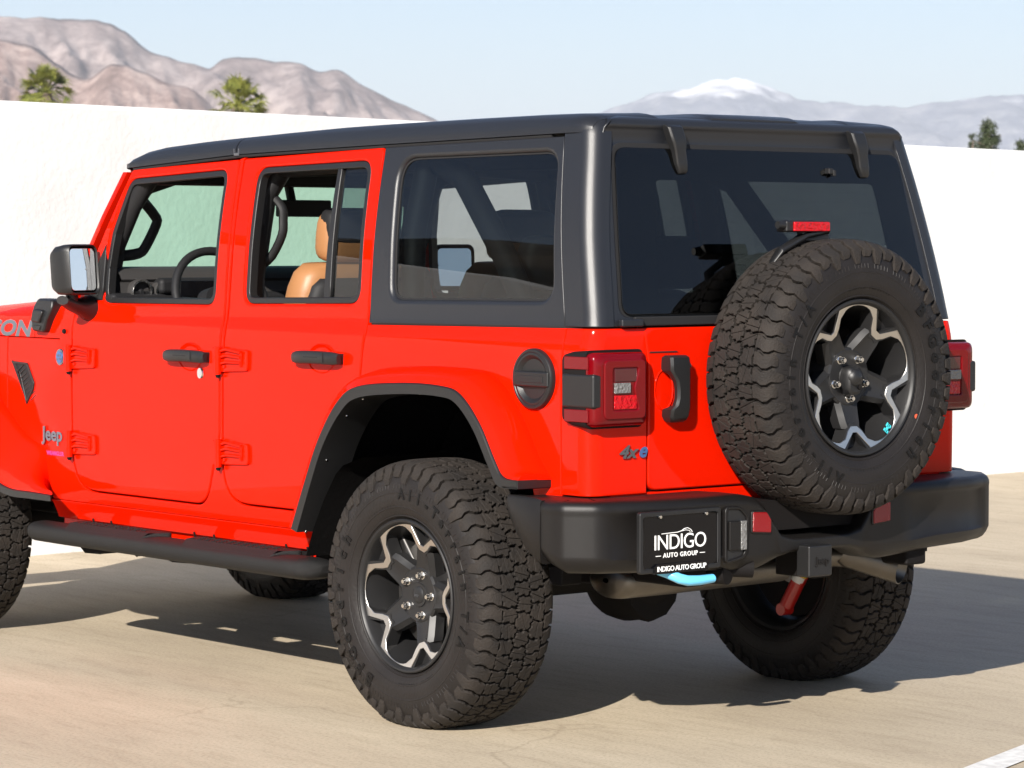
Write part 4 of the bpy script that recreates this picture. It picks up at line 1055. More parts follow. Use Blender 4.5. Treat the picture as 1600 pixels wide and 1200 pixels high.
# ---- rear bumper
plan = [(.470, .885), (.52, .900), (.60, .905), (.66, .905), (.706, .903), (.722, .894), (.778, .842), (.792, .824), (.800, .796), (.808, .772), (.835, .70), (.848, .60), (.857, .50), (.860, .42), (.860, .37), (.86, .34), (.86, .30), (.86, .265), (.86, .235), (.86, .205), (.86, .17), (.86, .12), (.86, .06), (.86, 0)]
def zt_b(x, y):
    if y > .36: return .730
    return smo(y, [(0, .590), (.12, .592), (.165, .605), (.205, .660), (.235, .695), (.275, .722), (.36, .730)])
def zb_b(x, y):
    if x < .70 and y > .85: return lin(x, [(.455, .690), (.52, .625), (.60, .560), (.66, .535), (.72, .522)])
    return smo(y, [(0, .545), (.14, .543), (.20, .515), (.27, .500), (.40, .508), (.50, .516), (.86, .522)])
def bump_sec(x, y, nx, ny, sgn):
    zt, zb = zt_b(x, y), zb_b(x, y); end = y > .36
    prof = [(.20 if y > .36 else .13, zt+.002), (.045, zt+.001), (.018, zt-.002), (.006, zt-.009), (.001, zt-.019), (0, zt-.030)]
    if zt-zb > .12: q = .010 if (.41 < y < .775 and x > .7) else 0; prof += [(.001+q*.1, zt-.036), (.001+q, zt-.046), (.001+q, zb+.052), (.001+q*.1, zb+.042), (.008, zb+.026), (.020, zb+.010), (.038, zb+.001), (.12, zb)]
    else: k = (zt-zb)/.12; prof = [(d, zt-(zt-z_)*k) for d, z_ in prof]+[(.001, zb+.034*k), (.001, zb+.030*k), (.002, zb+.026*k), (.004, zb+.02*k), (.009, zb+.012*k), (.018, zb+.005), (.032, zb), (.12, zb)]
    return [Vector((x-nx*d, sgn*(y-ny*d), z_)) for d, z_ in prof]
rows = []; full = [(x, y, -1) for x, y in plan]+[(x, y, 1) for x, y in plan[:-1][::-1]]
for i, (x, y, s_) in enumerate(full):
    j = plan.index((x, y)); a = plan[max(j-1, 0)]; b_ = plan[min(j+1, len(plan)-1)]; t = Vector((b_[0]-a[0], b_[1]-a[1])).normalized(); nx, ny = (-t.y, t.x) if j < len(plan)-1 else (1, 0)
    if j >= len(plan)-12: nx, ny = 1, 0
    if (nx*1+ny*1) < 0: nx, ny = -nx, -ny
    rows.append(bump_sec(x, y, nx, ny, s_))
g = MB(); g.grid(rows); g.cap(rows[0]); g.cap(rows[-1], True); bp_ = recalc(g.build('rear_bumper', 'bumper', CAR, ang=45))
for i in (0, 1):
    # end cladding behind the wheel, a proud panel with its own edge, and the corner rib
    g = MB(); rows = []
    for x, y, zt, zb in ((.462, .893, .734, .700), (.475, .899, .735, .672), (.52, .905, .735, .618), (.565, .908, .735, .580), (.605, .908, .733, .552), (.625, .905, .728, .545)):
        rows.append([Vector((x, -y+.04, zt)), Vector((x, -y+.006, zt)), Vector((x, -y, zt-.008)), Vector((x, -y-.002, (zt+zb)/2)), Vector((x, -y, zb+.008)), Vector((x, -y+.008, zb)), Vector((x, -y+.05, zb))])
    g.grid(rows); g.cap(rows[0]); g.cap(rows[-1], True); recalc(g.build('bumper_end_cladding', 'bumper', bp_, mirror=i, ang=50))
    # outer skin of the end, one step proud, with rounded edges
    def fe(u, z, d=0):
        pts = plan[5:12]; L = arc_table(pts); s_ = u*L[-1]
        x = smo(s_, [(l, p[0]) for l, p in zip(L, pts)]); y = smo(s_, [(l, p[1]) for l, p in zip(L, pts)])
        e = .004; x2 = smo(s_+e, [(l, p[0]) for l, p in zip(L, pts)]); y2 = smo(s_+e, [(l, p[1]) for l, p in zip(L, pts)]); x1 = smo(s_-e, [(l, p[0]) for l, p in zip(L, pts)]); y1 = smo(s_-e, [(l, p[1]) for l, p in zip(L, pts)])
        t = Vector((x2-x1, y2-y1)).normalized(); nx, ny = -t.y, t.x
        if nx < 0: nx, ny = -nx, -ny
        o = .006-d; return (x+nx*o, -(y+ny*o), z)
    if i == 5:
        e = sheet(fil([(.10, .545, .012), (.97, .548, .012), (.97, .690, .012), (.06, .690, .012)]), [], fe, [], lu=[.15+.05*k for k in range(16)], thick=.012, bev=.005, back=False); e.build('bumper_end_skin', 'bumper', bp_, mirror=True)
    # reflector
    g = MB(); P_ = fil([(.218, .612, .004), (.292, .618, .004), (.292, .676, .006), (.235, .673, .012), (.218, .650, .006)])
    g.poly(P_, lambda u, v, d: Vector((.866-d, -u, v)), 0, .012, bev=.002); g.build('reflector', 'refl', bp_, mirror=i)
    g = MB(); P2 = offs(ccw(P_), -.005); g.poly(P2, lambda u, v, d: Vector((.8635-d, -u, v)), 0, .012, bev=.002); g.build('reflector_bezel', 'bumper', bp_, mirror=i)
# dark step recess under the spare
g = MB(); g.box((.76, 0, .655), (.10, .50, .09)); g.build('bumper_step', 'dark', bp_)
# number plate pocket + plate
g = MB(); rows = []
px_, py_ = .858, -.572
def pl_(u, v, d): return Vector((.864+u*0-d, -.5735+u, .6135+v))
fp_ = fil([(-.164, -.090, .01), (.153, -.090, .01), (.153, .086, .01), (-.164, .086, .01)]); g = sheet(fp_, [offs(ccw(fp_), .014)], lambda y, z, d=0: tuple(pl_(y, z, d)), thick=.014, bev=.003); pb = g.build('plate_frame', 'trim', bp_)
g = MB(); g.poly(fil([(-.153, -.078, .006), (.142, -.078, .006), (.142, .078, .006), (-.153, .078, .006)]), pl_, .0035, .010); pt_ = g.build('licence_plate', 'plate', bp_)
for x in (-.088, .092):
    g = MB(); g.cyl(pl_(x, .070, 0), pl_(x, .070, -.005), .0055, .0045, 12); g.build('plate_screw', 'chrome', pt_)
def pm_(x, y, off=.0): return frameM(pl_(x, y, -off), (0, 1, 0), (0, 0, 1))
text('INDIGO', .0615, .0008, pm_(-.006, -.006, -.0025), res=4, space=.92).build('plate_lettering', 'white', pt_, smooth=False)
text('AUTO GROUP', .0185, .0008, pm_(-.005, -.0420, -.0025), res=3, space=1.18, bold=.0004).build('plate_lettering', 'white', pt_, smooth=False)
for s_ in (-1, 1):
    g = MB(); g.box(pl_(-.005+s_*.086, -.0420, .0027), (.001, .020, .0020)); g.build('plate_rule', 'white', pt_, smooth=False)
g = MB(); g.tube([pl_(x*.82, y*.8-.012, .0026) for x, y in ((-.095, .041), (-.02, .043), (0, .047), (.012, .054), (.028, .056), (.043, .049), (.050, .040))], .0012, 6); g.tube([pl_(x*.82, y*.8-.012, .0026) for x, y in ((.0, .046), (.018, .049), (.036, .046), (.040, .041))], .001, 6); g.build('plate_emblem', 'white', pt_, smooth=False)
g = MB(); g.poly([(-.112, -.093), (.098, -.093), (.098, -.070), (.085, -.065), (-.100, -.065), (-.112, -.073)], pl_, -.004, .008); db = g.build('dealer_tab', 'plate', pb)
text('INDIGO AUTO GROUP', .0205, .0008, pm_(-.006, -.0795, .0044), res=3, bold=.0003, space=.88).build('tab_lettering', 'white', db, smooth=False)
# plate lamp recess
def lr(y, z, d=0): return (.866-d, y, z)
Lo = fil([(-.405, .528, .02), (-.318, .545, .03), (-.306, .665, .03), (-.340, .696, .04), (-.405, .700, .02)]); g = sheet(Lo, [offs(ccw(Lo), .010)], lr, thick=.02, bev=.004); lb = g.build('plate_lamp_bezel', 'bumper', bp_)
g = MB(); g.poly(offs(ccw(Lo), .009), lambda u, v, d: Vector((.860-d, u, v)), 0, .004); g.build('lamp_recess', 'trim', lb)
g = MB(); g.box((.865, -.368, .612), (.010, .045, .085)); g.build('lamp_shade', 'bumper', lb, bevel=.003)
g = MB(); g.box((.868, -.335, .612), (.010, .022, .085)); g.build('plate_lamp', 'clear', lb, bevel=.002)

# ---- tail lamps
for i in (0, 1):
    g = MB()
    def lsec(x, y0, y1, z0, z1, r=.02, n=5):
        P = []
        for cy, cz, a0 in ((y1-r, z1-r, 0), (y0+r, z1-r, 90), (y0+r, z0+r, 180), (y1-r, z0+r, 270)):
            for k in range(n+1): a = radians(a0+90*k/n); P.append(Vector((x, cy+r*cos(a), cz+r*sin(a))))
        return P
    rows = [lsec(.610, -.800, -.740, .955, 1.137), lsec(.655, -.806, -.700, .946, 1.144), lsec(.700, -.808, -.597, .940, 1.148), lsec(.722, -.808, -.594, .937, 1.150), lsec(.736, -.804, -.598, .940, 1.147), lsec(.744, -.795, -.606, .947, 1.140), lsec(.747, -.780, -.620, .960, 1.127)]
    g.grid(rows, closeu=True); g.cap(rows[0]); g.cap(rows[-1], True); tl = recalc(g.build('tail_lamp', 'lamp', CAR, mirror=i, ang=50))
    # dark back plate
    g = MB(); rows = [lsec(.600, -.802, -.735, .948, 1.144), lsec(.640, -.8085, -.690, .938, 1.152), lsec(.699, -.8095, -.590, .932, 1.156), lsec(.711, -.8095, -.588, .931, 1.157)]
    g.grid(rows, closeu=True); g.cap(rows[0]); g.cap(rows[-1], True); recalc(g.build('lamp_base', 'dark', tl, mirror=i))
    # raised frame ring on the rear face
    def fl_(y, z, d=0): return (.752-d, y, z)
    Fo = fil([(-.772, .958, .02), (-.612, .958, .02), (-.612, 1.130, .02), (-.772, 1.130, .02)]); Fi = fil([(-.738, .985, .008), (-.640, .985, .008), (-.658, 1.045, .02), (-.640, 1.105, .008), (-.738, 1.105, .008)])
    sheet(Fo, [Fi], fl_, thick=.012, bev=.005).build('lens_frame', 'lamp', tl, mirror=i)
    g = MB(); g.box((.7475, -.690, 1.085), (.006, .085, .038)); g.build('upper_lens', 'lampd', tl, mirror=i, bevel=.002)
    g = MB(); g.box((.7475, -.690, 1.007), (.006, .085, .040)); g.build('lower_lens', 'lampb', tl, mirror=i, bevel=.002)
    g = MB(); g.box((.750, -.7035, 1.048), (.010, .058, .030)); g.build('reversing_lens', 'clear', tl, mirror=i, bevel=.002)
    for z in (.969, 1.120):
        g = MB(); g.box((.672, -.8085, z), (.105, .008, .036)); g.build('side_lens', 'lamp', tl, mirror=i, bevel=.002)
    # outer black cap
    g = MB(); g.box((.677, -.795, 1.040), (.140, .034, .098)); g.build('lamp_cap', 'trim', tl, mirror=i, bevel=.008, seg=3)
# 4xe badge
mb4 = frameM((.7045, -.652, .858), (0, 1, 0), (0, 0, 1))
b4 = text('4x', .052, .004, mb4, res=4, align='RIGHT', shear=.35, bold=.0012); b4.v = [Vector((v.x, -.612+(v.y+.652)*1.25, v.z)) for v in b4.v]; b4 = b4.build('model_badge', 'badge', CAR)
text('e', .060, .004, frameM((.7045, -.585, .861), (0, 1, 0), (0, 0, 1)), res=4, shear=.35, bold=.0016).build('badge_letter', 'bluel', b4)

# ---- fuel filler
g = MB(); FC = Vector((.463, -(W(0, 1.067)), 1.067)); K = Matrix.Translation(FC)
f_ = MB(); f_.lathe([(.0, .090), (.012, .0895), (.017, .086), (.0175, .080), (.0155, .0775), (.0165, .075), (.0165, .070), (.012, .064), (.007, .058), (.006, .0)], 64)
g.merge(f_, K); fc_ = recalc(g.build('fuel_filler_cap', 'trim', CAR, ang=35))
g = MB(); g.box(FC+Vector((0, -.014, 0)), (.156, .016, .046)); g.build('cap_grip', 'trim', fc_, bevel=.006)
g = MB(); g.box(FC+Vector((0, -.0225, .0)), (.11, .002, .020)); g.build('cap_label_panel', 'trim', fc_, bevel=.0008)

# ---- door handles, key cylinders, hinges, badges
def handle(x0, x1, z, door, i):
    Y = -W(0, z); g = MB(); cx = (x0+x1)/2; rows = []
    for k in range(13):
        t = k/12; x = x0+(x1-x0)*t; h = .0215*(1-.35*max(0, abs(t-.5)*2-.8)*5*.6); o = .040-.010*(abs(t-.5)*2)**4; dz = .003*(1-(t*2-1)**2)
        rows.append([Vector((x, Y-o+.014, z-h+dz)), Vector((x, Y-o+.002, z-h*.9+dz)), Vector((x, Y-o-.003, z-h*.4+dz)), Vector((x, Y-o-.003, z+h*.4+dz)), Vector((x, Y-o+.002, z+h*.9+dz)), Vector((x, Y-o+.014, z+h+dz))])
    g.grid(rows, closeu=True); g.cap(rows[0]); g.cap(rows[-1], True)
    for xx in (x0+.03, x1-.03): g.box((xx, Y-.014, z), (.045, .034, .034))
    h_ = recalc(g.build('door_handle', 'trim', door, mirror=i, ang=50, bevel=.002))
    g = MB(); g.box((cx-.005, Y-.0435, z+.004), (.075, .001, .003)); g.box((x1-.062, Y-.0435, z+.003), (.003, .0012, .036)); g.build('handle_slot', 'seam', h_, mirror=i)
    # scooped cup behind the grip: raised pressed rim
    g = MB(); rows = []
    for k in range(29):
        a = 2*pi*k/28; rows.append([Vector((cx+rx*cos(a)*s_, Y-W_, z-.002+rz*sin(a)*s_)) for rx, rz, s_, W_ in ((.072, .046, 1.06, .0002), (.072, .046, 1.0, .0035), (.072, .046, .93, .0010), (.072, .046, .80, -.0005))])
    g.grid(rows); g.build('handle_cup', PT, h_, mirror=i)
for i in (0, 1):
    handle(-1.472, -1.226, 1.081, door_f[i], i); handle(-.720, -.473, 1.097, door_r[i], i)
g = MB(); g.cyl((-1.284, -W(0, 1.026), 1.026), (-1.284, -W(0, 1.026)-.006, 1.026), .0165, .014, 20); g.v = [Vector((v.x*1, v.y, 1.026+(v.z-1.026)*1.25)) for v in g.v]; g.build('key_lock', 'chrome', door_f[0], label='silver key lock below the front door handle')
def hinge(x, z, par, i):
    Y = -W(x, z); g = MB()
    P_ = fil([(x+.005, z-.040, .004), (x+.160, z-.034, .016), (x+.160, z+.036, .016), (x+.005, z+.040, .004)])
    g = sheet(P_, [], lambda u, v, d=0: (u, -W(u, v)-.010+d, v), [z-.02, z, z+.02], thick=.012, bev=.004)
    g.build('hinge_plate', PT, par, mirror=i)
    g = MB()
    g.tube([(x-.003, Y-.016, z-.048), (x-.003, Y-.016, z+.045)], .0125, 12); g.box((x-.022, Y-.008, z+.0), (.030, .018, .080))
    for k, (a, b_) in enumerate(((.035, .026), (.035, .006), (.035, -.016))):
        g.tube([(x+.012, Y-.014, z+b_+.004), (x+a+.01, Y-.016, z+b_+.010), (x+.130, Y-.015, z+b_*.8+.006)], .0058, 8)
    g.tube([(x+.125, Y-.012, z-.020), (x+.130, Y-.012, z+.028)], .006, 8)
    h_ = recalc(g.build('hinge', PT, par, mirror=i, bevel=.0025, ang=50))
    g = MB(); g.cyl((x-.003, Y-.016, z-.050), (x-.003, Y-.016, z-.060), .010, .006, 10); g.build('hinge_pin', 'dark', h_, mirror=i)
    g = MB(); g.cyl((x+.030, Y-.011, z-.022), (x+.030, Y-.016, z-.022), .006, .005, 10); g.build('hinge_bolt', PT, h_, mirror=i)
for i in (0, 1):
    for z in (1.055, .748): hinge(-2.106, z, door_f[i], i)
    for z in (1.075, .765): hinge(-1.158, z, door_r[i], i)
# badges on the front wing
Yb = -(W(-2.19, 1.054)); g = MB(); g.cyl((-2.19, Yb, 1.054), (-2.19, Yb-.004, 1.054), .028, .026, 28); g.v = [Vector((v.x, v.y, 1.054+(v.z-1.054)*1.12)) for v in g.v]; rb = g.build('round_badge', 'emb', CAR, label='small round silver and blue badge ahead of the front door')
g = MB(); g.cyl((-2.19, Yb-.004, 1.054), (-2.19, Yb-.0055, 1.054), .021, .021, 24); g.build('badge_centre', 'bluel', rb)
for k, s_ in enumerate(('TRAIL', 'RATED')): text(s_, .0115, .001, frameM((-2.19, Yb-.006, 1.060-.013*k), (1, 0, 0), (0, 0, 1)), bold=.0003).build('badge_lettering', 'emb', rb, smooth=False)
YJ = -W(-2.235, .77)
text('Jeep', .070, .005, lambda v: Vector((-2.246+v.x*1.15, YJ-.003-v.z, .772+v.y)), res=4, bold=.0020).build('wing_badge', 'emb', CAR, ang=30)
text('WRANGLER', .021, .002, frameM((-2.235, -W(-2.235, .703)-.002, .7035), (1, 0, 0), (0, 0, 1)), bold=.0005, space=1.05).build('wing_lettering', 'pink', CAR, smooth=False)
# bonnet side decal
def dec(off, s_, bold):
    def f(v):
        x = -2.432+v.x*2.0; z = 1.148+v.y; z2 = z; return Vector((x, -lin(z, [(1.1215, .779), (1.1515, .777), (1.1865, .771), (1.235, .755)])+max(0, -2.2-x)*.055-off+v.z*0, z2))
    return text('RUBICON', .078, 0, f, align='RIGHT', bold=bold, shear=.18, space=1.0)
dec(.0012, 1, .0036).build('decal_outline', 'decale', hood, smooth=False); dec(.0020, 1, .0022).build('bonnet_decal', 'decal', hood, smooth=False)
# bonnet latch
g = MB(); Pl = fil([(-2.388, 1.145, .02), (-2.305, 1.140, .02), (-2.262, 1.232, .03), (-2.268, 1.262, .02), (-2.372, 1.264, .02), (-2.392, 1.235, .02)])
def fla(o): return lambda u, v, d=0: (u, -(.772-max(0, v-1.19)*.25)+.01-o+d, v)
lt = sheet([(u+.02, v) for u, v in Pl], [], fla(.040), thick=.05, bev=.010).build('bonnet_latch', 'trim', hood)
sheet([(u+.02, v) for u, v in fil([(-2.372, 1.180, .008), (-2.318, 1.176, .008), (-2.300, 1.222, .012), (-2.372, 1.226, .008)])], [], fla(.052), thick=.02, bev=.006).build('latch_grip', 'trim', lt)
sheet([(u+.02, v) for u, v in fil([(-2.374, 1.150, .006), (-2.325, 1.148, .006), (-2.316, 1.166, .006), (-2.374, 1.168, .006)])], [], fla(.044), thick=.01, bev=.003).build('latch_lower', 'trim', lt)
g = MB(); g.cyl((-2.165, -.783, 1.148), (-2.165, -.790, 1.148), .009, .008, 12); g.build('grommet', 'dark', cowl)
# wing vent
for i in (0, 1):
    Pv = fil([(-2.575, 1.030, .004), (-2.44, 1.026, .02), (-2.385, .955, .01), (-2.392, .930, .01), (-2.448, .872, .004), (-2.500, .985, .02), (-2.53, 1.012, .02)])
    fvv = lambda o: (lambda u, v, d=0: (u, -W(u, v)-o+d, v))
    vt = sheet(Pv, [offs(ccw(Pv), .008)], fvv(.006), [.9, .95, 1.0], thick=.012, bev=.003).build('wing_vent', 'trim', CAR, mirror=i)
    g = MB(); g.poly(offs(ccw(Pv), .007), lambda u, v, d: Vector((u, -W(u, v)-.0025+d, v)), 0, .004); g.build('vent_mesh', 'seam', vt, mirror=i)
    g = MB()
    for k in range(9): g.box((-2.49+.012*k, -W(-2.45, .95)-.003, 1.005-.013*k), (.05, .003, .0035), Matrix.Rotation(radians(-28), 4, 'Y'))
    g.build('vent_bars', 'trim', vt, mirror=i)

# ---- door mirrors
for i in (0, 1):
    mr = Matrix.Translation((-1.995, -.855, 1.368)) @ Matrix.Rotation(radians(20), 4, 'Z') @ Matrix.Rotation(radians(-4), 4, 'Y')
    g = MB(); rows = []
    for x, sy, sz, dy in ((.050, .076, .081, 0), (.056, .079, .085, 0), (.050, .082, .089, 0), (.020, .084, .089, 0), (-.015, .081, .085, 0), (-.038, .070, .073, .0), (-.046, .054, .055, 0)):
        r_ = .026; P = []
        for cy, cz, a0 in ((sy-r_, sz-r_, 0), (-sy+r_, sz-r_, 90), (-sy+r_, -sz+r_, 180), (sy-r_, -sz+r_, 270)):
            for k in range(5): a = radians(a0+22.5*k); P.append(mr @ Vector((x, cy+r_*cos(a), cz+r_*sin(a))))
        rows.append(P)
    g.grid(rows, closeu=True); g.cap(rows[-1], True); md = recalc(g.build('door_mirror', 'trim', CAR, mirror=i, ang=35))
    def mf(y, z, d=0): return tuple(mr @ Vector((.050-d, y, z)))
    sheet(fil([(-.069, -.074, .02), (.069, -.074, .02), (.069, .074, .02), (-.069, .074, .02)]), [], mf, thick=.003, bev=.001, back=False).build('mirror_glass', 'mirrorg', md, mirror=i)
    g = MB(); rows = []
    for x, y, z, a, b_ in ((-1.985, -.90, 1.263, .040, .016), (-2.00, -.86, 1.248, .045, .022), (-2.015, -.81, 1.238, .050, .032), (-2.025, -.775, 1.232, .056, .045), (-2.03, -.760, 1.230, .060, .050)):
        rows.append([Vector((x+a*cos(q), y, z+b_*sin(q))) for q in [2*pi*k/16 for k in range(16)]])
    g.grid(rows, closeu=True); g.cap(rows[0]); recalc(g.build('mirror_arm', 'trim', md, mirror=i, ang=50))
    g = MB(); g.tube([(-1.985, -.86, 1.255), (-1.985, -.862, 1.29)], .022, 12); g.build('mirror_pivot', 'trim', md, mirror=i)
    # triangular sail at the front of the window
    sheet([(-2.075, 1.262), (-1.945, 1.262), (-1.945, 1.40), (-1.952, 1.46)], [], fs2(.004), LVT, thick=.012, bev=.003).build('mirror_sail', 'trim', door_f[i], mirror=i)

# ---- side steps
for i in (0, 1):
    g = MB(); rows = []
    for x, y, k in ((-2.262, -.80, .30), (-2.255, -.815, .7), (-2.235, -.835, .92), (-2.19, -.850, 1), (-2.0, -.856, 1), (-1.5, -.856, 1), (-1.0, -.856, 1), (-.64, -.856, 1), (-.565, -.852, 1), (-.525, -.846, .90), (-.508, -.838, .66), (-.502, -.83, .3)):
        rows.append([Vector((x, y-.006+.066*k*math.copysign(abs(cos(q))**.75, cos(q)), .431+.036*k*math.copysign(abs(sin(q))**.8, sin(q)))) for q in [2*pi*j/24 for j in range(24)]])
    g.grid(rows, closeu=True); g.cap(rows[0]); g.cap(rows[-1]); st = recalc(g.build('side_step', 'step', CAR, mirror=i, ang=60))
    for x0, x1 in ((-2.02, -1.42), (-1.28, -.66)):
        def fst(u, v, d=0): return (u, -(v), .4655+.012-(max(0, v-.885)*.7)-d)
        sheet(fil([(x0+.06, .912, .02), (x1-.05, .912, .02), (x1, .805, .02), (x0, .805, .02)]), [], fst, [.86, .885, .895], thick=.022, bev=.004).build('tread_pad', 'step', st, mirror=i)
        g = MB()
        n_ = int((x1-x0-.14)/.042)
        for a in range(n_):
            for b_ in range(3):
                cx = x0+.08+.042*a+(.02 if b_ % 2 else 0); cy = -.822-.026*b_
                g.tube([(cx-.013, cy-.007, .4785), (cx, cy+.005, .4790), (cx+.013, cy-.007, .4785)], .0016, 5)
        g.build('tread_studs', 'step', st, mirror=i)['kind'] = 'stuff'
    for x in (-2.0, -1.34, -.80):
        g = MB(); g.box((x, -.76, .412), (.09, .17, .018)); g.box((x+.02, -.71, .43), (.05, .03, .06)); g.build('step_bracket', 'dark', st, mirror=i, bevel=.003)

# ---- spare carrier and high brake lamp
g = MB(); g.box((.735, .05, 1.04), (.08, .34, .34)); g.box((.74, .30, 1.04), (.05, .50, .16)); g.box((.74, .30, .86), (.05, .50, .06)); g.cyl((.76, .047, 1.064), (.90, .047, 1.064), .09, .08, 28); cr = g.build('spare_carrier', 'dark', CAR, bevel=.01)
g = MB(); g.tube([(.735, -.20, 1.25), (.80, -.19, 1.36), (.83, -.15, 1.44), (.84, -.06, 1.485), (.84, .03, 1.50)], [.012, .012, .012, .012, .012], 10, sx=1.6); g.box((.835, -.02, 1.486), (.028, .11, .035)); g.build('lamp_bracket', 'trim', cr, bevel=.004)
g = MB(); g.box((.835, -.062, 1.512), (.046, .18, .034)); hb = g.build('brake_lamp_housing', 'trim', cr, bevel=.006)
g = MB(); g.box((.858, -.050, 1.5115), (.012, .150, .028)); g.build('brake_lamp_lens', 'lampb', hb, bevel=.003)
g = MB(); g.cyl((.842, -.140, 1.516), (.842, -.175, 1.516), .016, .011, 14); g.build('wiper_stub', 'trim', hb, bevel=.002)

# ================================================================== underside
def part(mb, name, m, par=None, **k): return mb.build(name, m, par or CAR, **k)
g = MB()
for s_ in (-1, 1): pass
for i in (0, 1):
    g = MB(); g.box((-1.55, -.47, .50), (3.9, .09, .12)); g.box((.60, -.47, .52), (.42, .09, .11)); g.build('frame_rail', 'dark', CAR, mirror=i, bevel=.01)
    g = MB(); g.box((.70, -.47, .55), (.16, .16, .10)); g.build('bumper_bracket', 'dark', CAR, mirror=i)
g = MB(); g.box((-1.42, 0, .57), (1.5, 1.42, .03)); g.box((.30, 0, .66), (.85, .80, .05)); g.box((-2.9, 0, .66), (1.3, .78, .30)); part(g, 'floor_pan', 'dark')
for nm, P_, y0, dp in (('skid_plate', [(-2.42, .42), (-2.27, .330), (-2.16, .334), (-2.08, .40), (-2.08, .44), (-2.42, .44)], -.64, .26), ('suspension_bracket', [(-2.07, .44), (-2.05, .36), (-1.98, .335), (-1.90, .40), (-1.88, .44)], -.60, .12), ('battery_guard', [(-1.92, .46), (-1.84, .352), (-1.75, .336), (-1.60, .342), (-1.50, .44), (-1.50, .46)], -.60, .30), ('fuel_tank_guard', [(-1.46, .46), (-1.38, .358), (-1.00, .366), (-.80, .395), (-.56, .40), (-.50, .47)], -.60, .45)):
    g = MB(); g.poly(P_, lambda u, v, d, y0=y0: Vector((u, y0+d, v)), 0, dp); part(g, nm, 'dark', bevel=.010)
g = MB(); g.tube([(-1.35, -.52, .40), (-1.42, -.56, .385), (-1.50, -.54, .40)], .010, 8); g.tube([(-1.42, -.56, .385), (-1.42, -.40, .40)], .02, 8); part(g, 'transfer_linkage', 'dark')
for i in (0, 1):
    g = MB(); g.tube([(-.08, -.60, .36), (-.55, -.52, .43), (-1.0, -.48, .46)], .024, 10); g.build('trailing_arm', 'dark', CAR, mirror=i)
    g = MB(); g.tube([(.02, -.46, .42), (.03, -.46, .60)], .055, 14); g.build('coil_spring', 'dark', CAR, mirror=i)
    g = MB(); g.cyl((.075, -.635, .255), (.145, -.66, .400), .025, .025, 18); sh = g.build('shock_absorber', 'shock', CAR, mirror=i, bevel=.002)
    g = MB(); g.cyl((.146, -.661, .402), (.20, -.68, .60), .020, .020, 14); g.build('shock_rod', 'dark', sh, mirror=i)
    g = MB(); g.cyl((.126, -.653, .362), (.139, -.658, .388), .0256, .0256, 18); g.build('yellow_band', 'yel', sh, mirror=i)
    g = MB(); g.cyl((.115, -.649, .340), (.1255, -.6528, .361), .0256, .0256, 18); g.build('white_band', 'stick', sh, mirror=i)
    g = MB(); g.cyl((.070, -.612, .245), (.070, -.655, .245), .021, .021, 14); g.build('shock_mount', 'shock', sh, mirror=i, bevel=.006)
    g = MB(); g.cyl((-2.80, -.60, .50), (-2.80, -.585, .66), .028, .028, 16); f2 = g.build('front_shock', 'shock', CAR, mirror=i)
    g = MB(); g.cyl((-2.80, -.589, .62), (-2.80, -.586, .65), .0288, .0288, 16); g.build('yellow_band', 'yel', f2, mirror=i)
for x, n_ in ((0, 'rear_axle'), (-3.008, 'front_axle')):
    g = MB(); g.tube([(x, -.70, .40), (x, .70, .40)], .045, 16, up=(0, 0, 1))
    rows = []
    ax = part(g, n_, 'dark')
    g = MB(); yc = 0 if x == 0 else .22
    for k in range(13):
        a = pi*k/12; r_ = .135*sin(a)**.6 if 0 < k < 12 else .012; px = x-.125*cos(a)*(-1)
        rows.append([Vector((px, yc+r_*1.05*cos(q), .385+r_*sin(q)*1.0)) for q in [2*pi*j/18 for j in range(18)]])
    g.grid(rows, closeu=True); g.cyl((x+.09, yc, .372), (x+.115, yc, .372), .118, .110, 12); g.build('differential', 'dark', ax, ang=60)
g = MB(); g.tube([(-.05, -.02, .40), (-1.5, -.05, .44)], .035, 12); part(g, 'prop_shaft', 'dark')
g = MB()
for q in ((-.56, .40), (-.48, .43), (.40, .50)): pass
g.tube([(.22, -.62, .47), (.20, -.40, .455), (.20, .20, .50), (.24, .60, .49)], .014, 8); part(g, 'track_bar', 'dark')
# exhaust
g = MB(); rows = []
for y, r_ in ((-.545, .01), (-.540, .055), (-.525, .075), (-.50, .080), (-.30, .080), (-.20, .078), (.15, .074), (.19, .050), (.20, .02)):
    rows.append([Vector((.50+r_*1.25*cos(q), y, .462+r_*.72*sin(q))) for q in [2*pi*j/28 for j in range(28)]])
g.grid(rows, closeu=True); mf_ = recalc(part(g, 'muffler', 'steel', ang=60))
g = MB(); g.tube([(.50, .10, .465), (.50, .22, .470), (.53, .30, .480), (.58, .345, .485), (.62, .37, .483)], .036, 18); part(g, 'tail_pipe', 'steel', mf_)
g = MB(); a = Vector((.610, .335, .500)); b_ = Vector((.700, .520, .438)); q = (b_-a).to_track_quat('Z', 'Y'); rows = []
for t, r_, sk in ((0, .034, 0), (.12, .044, 0), (1, .048, .035), (1.0, .045, .035), (.5, .043, 0)):
    rows.append([a+(b_-a)*t+q @ Vector((r_*cos(k), r_*sin(k), 0))+(b_-a).normalized()*(sk*sin(k+1.6)) for k in [2*pi*j/28 for j in range(28)]])
g.grid(rows, closeu=True); tip = recalc(part(g, 'exhaust_tip', 'steel', mf_, ang=50))
g = MB(); rows = [rows[-1], [p.lerp(a, .3) for p in rows[-1]]]; g.grid(rows, closeu=True); g.cap(rows[-1]); g.build('tip_bore', 'seam', tip)
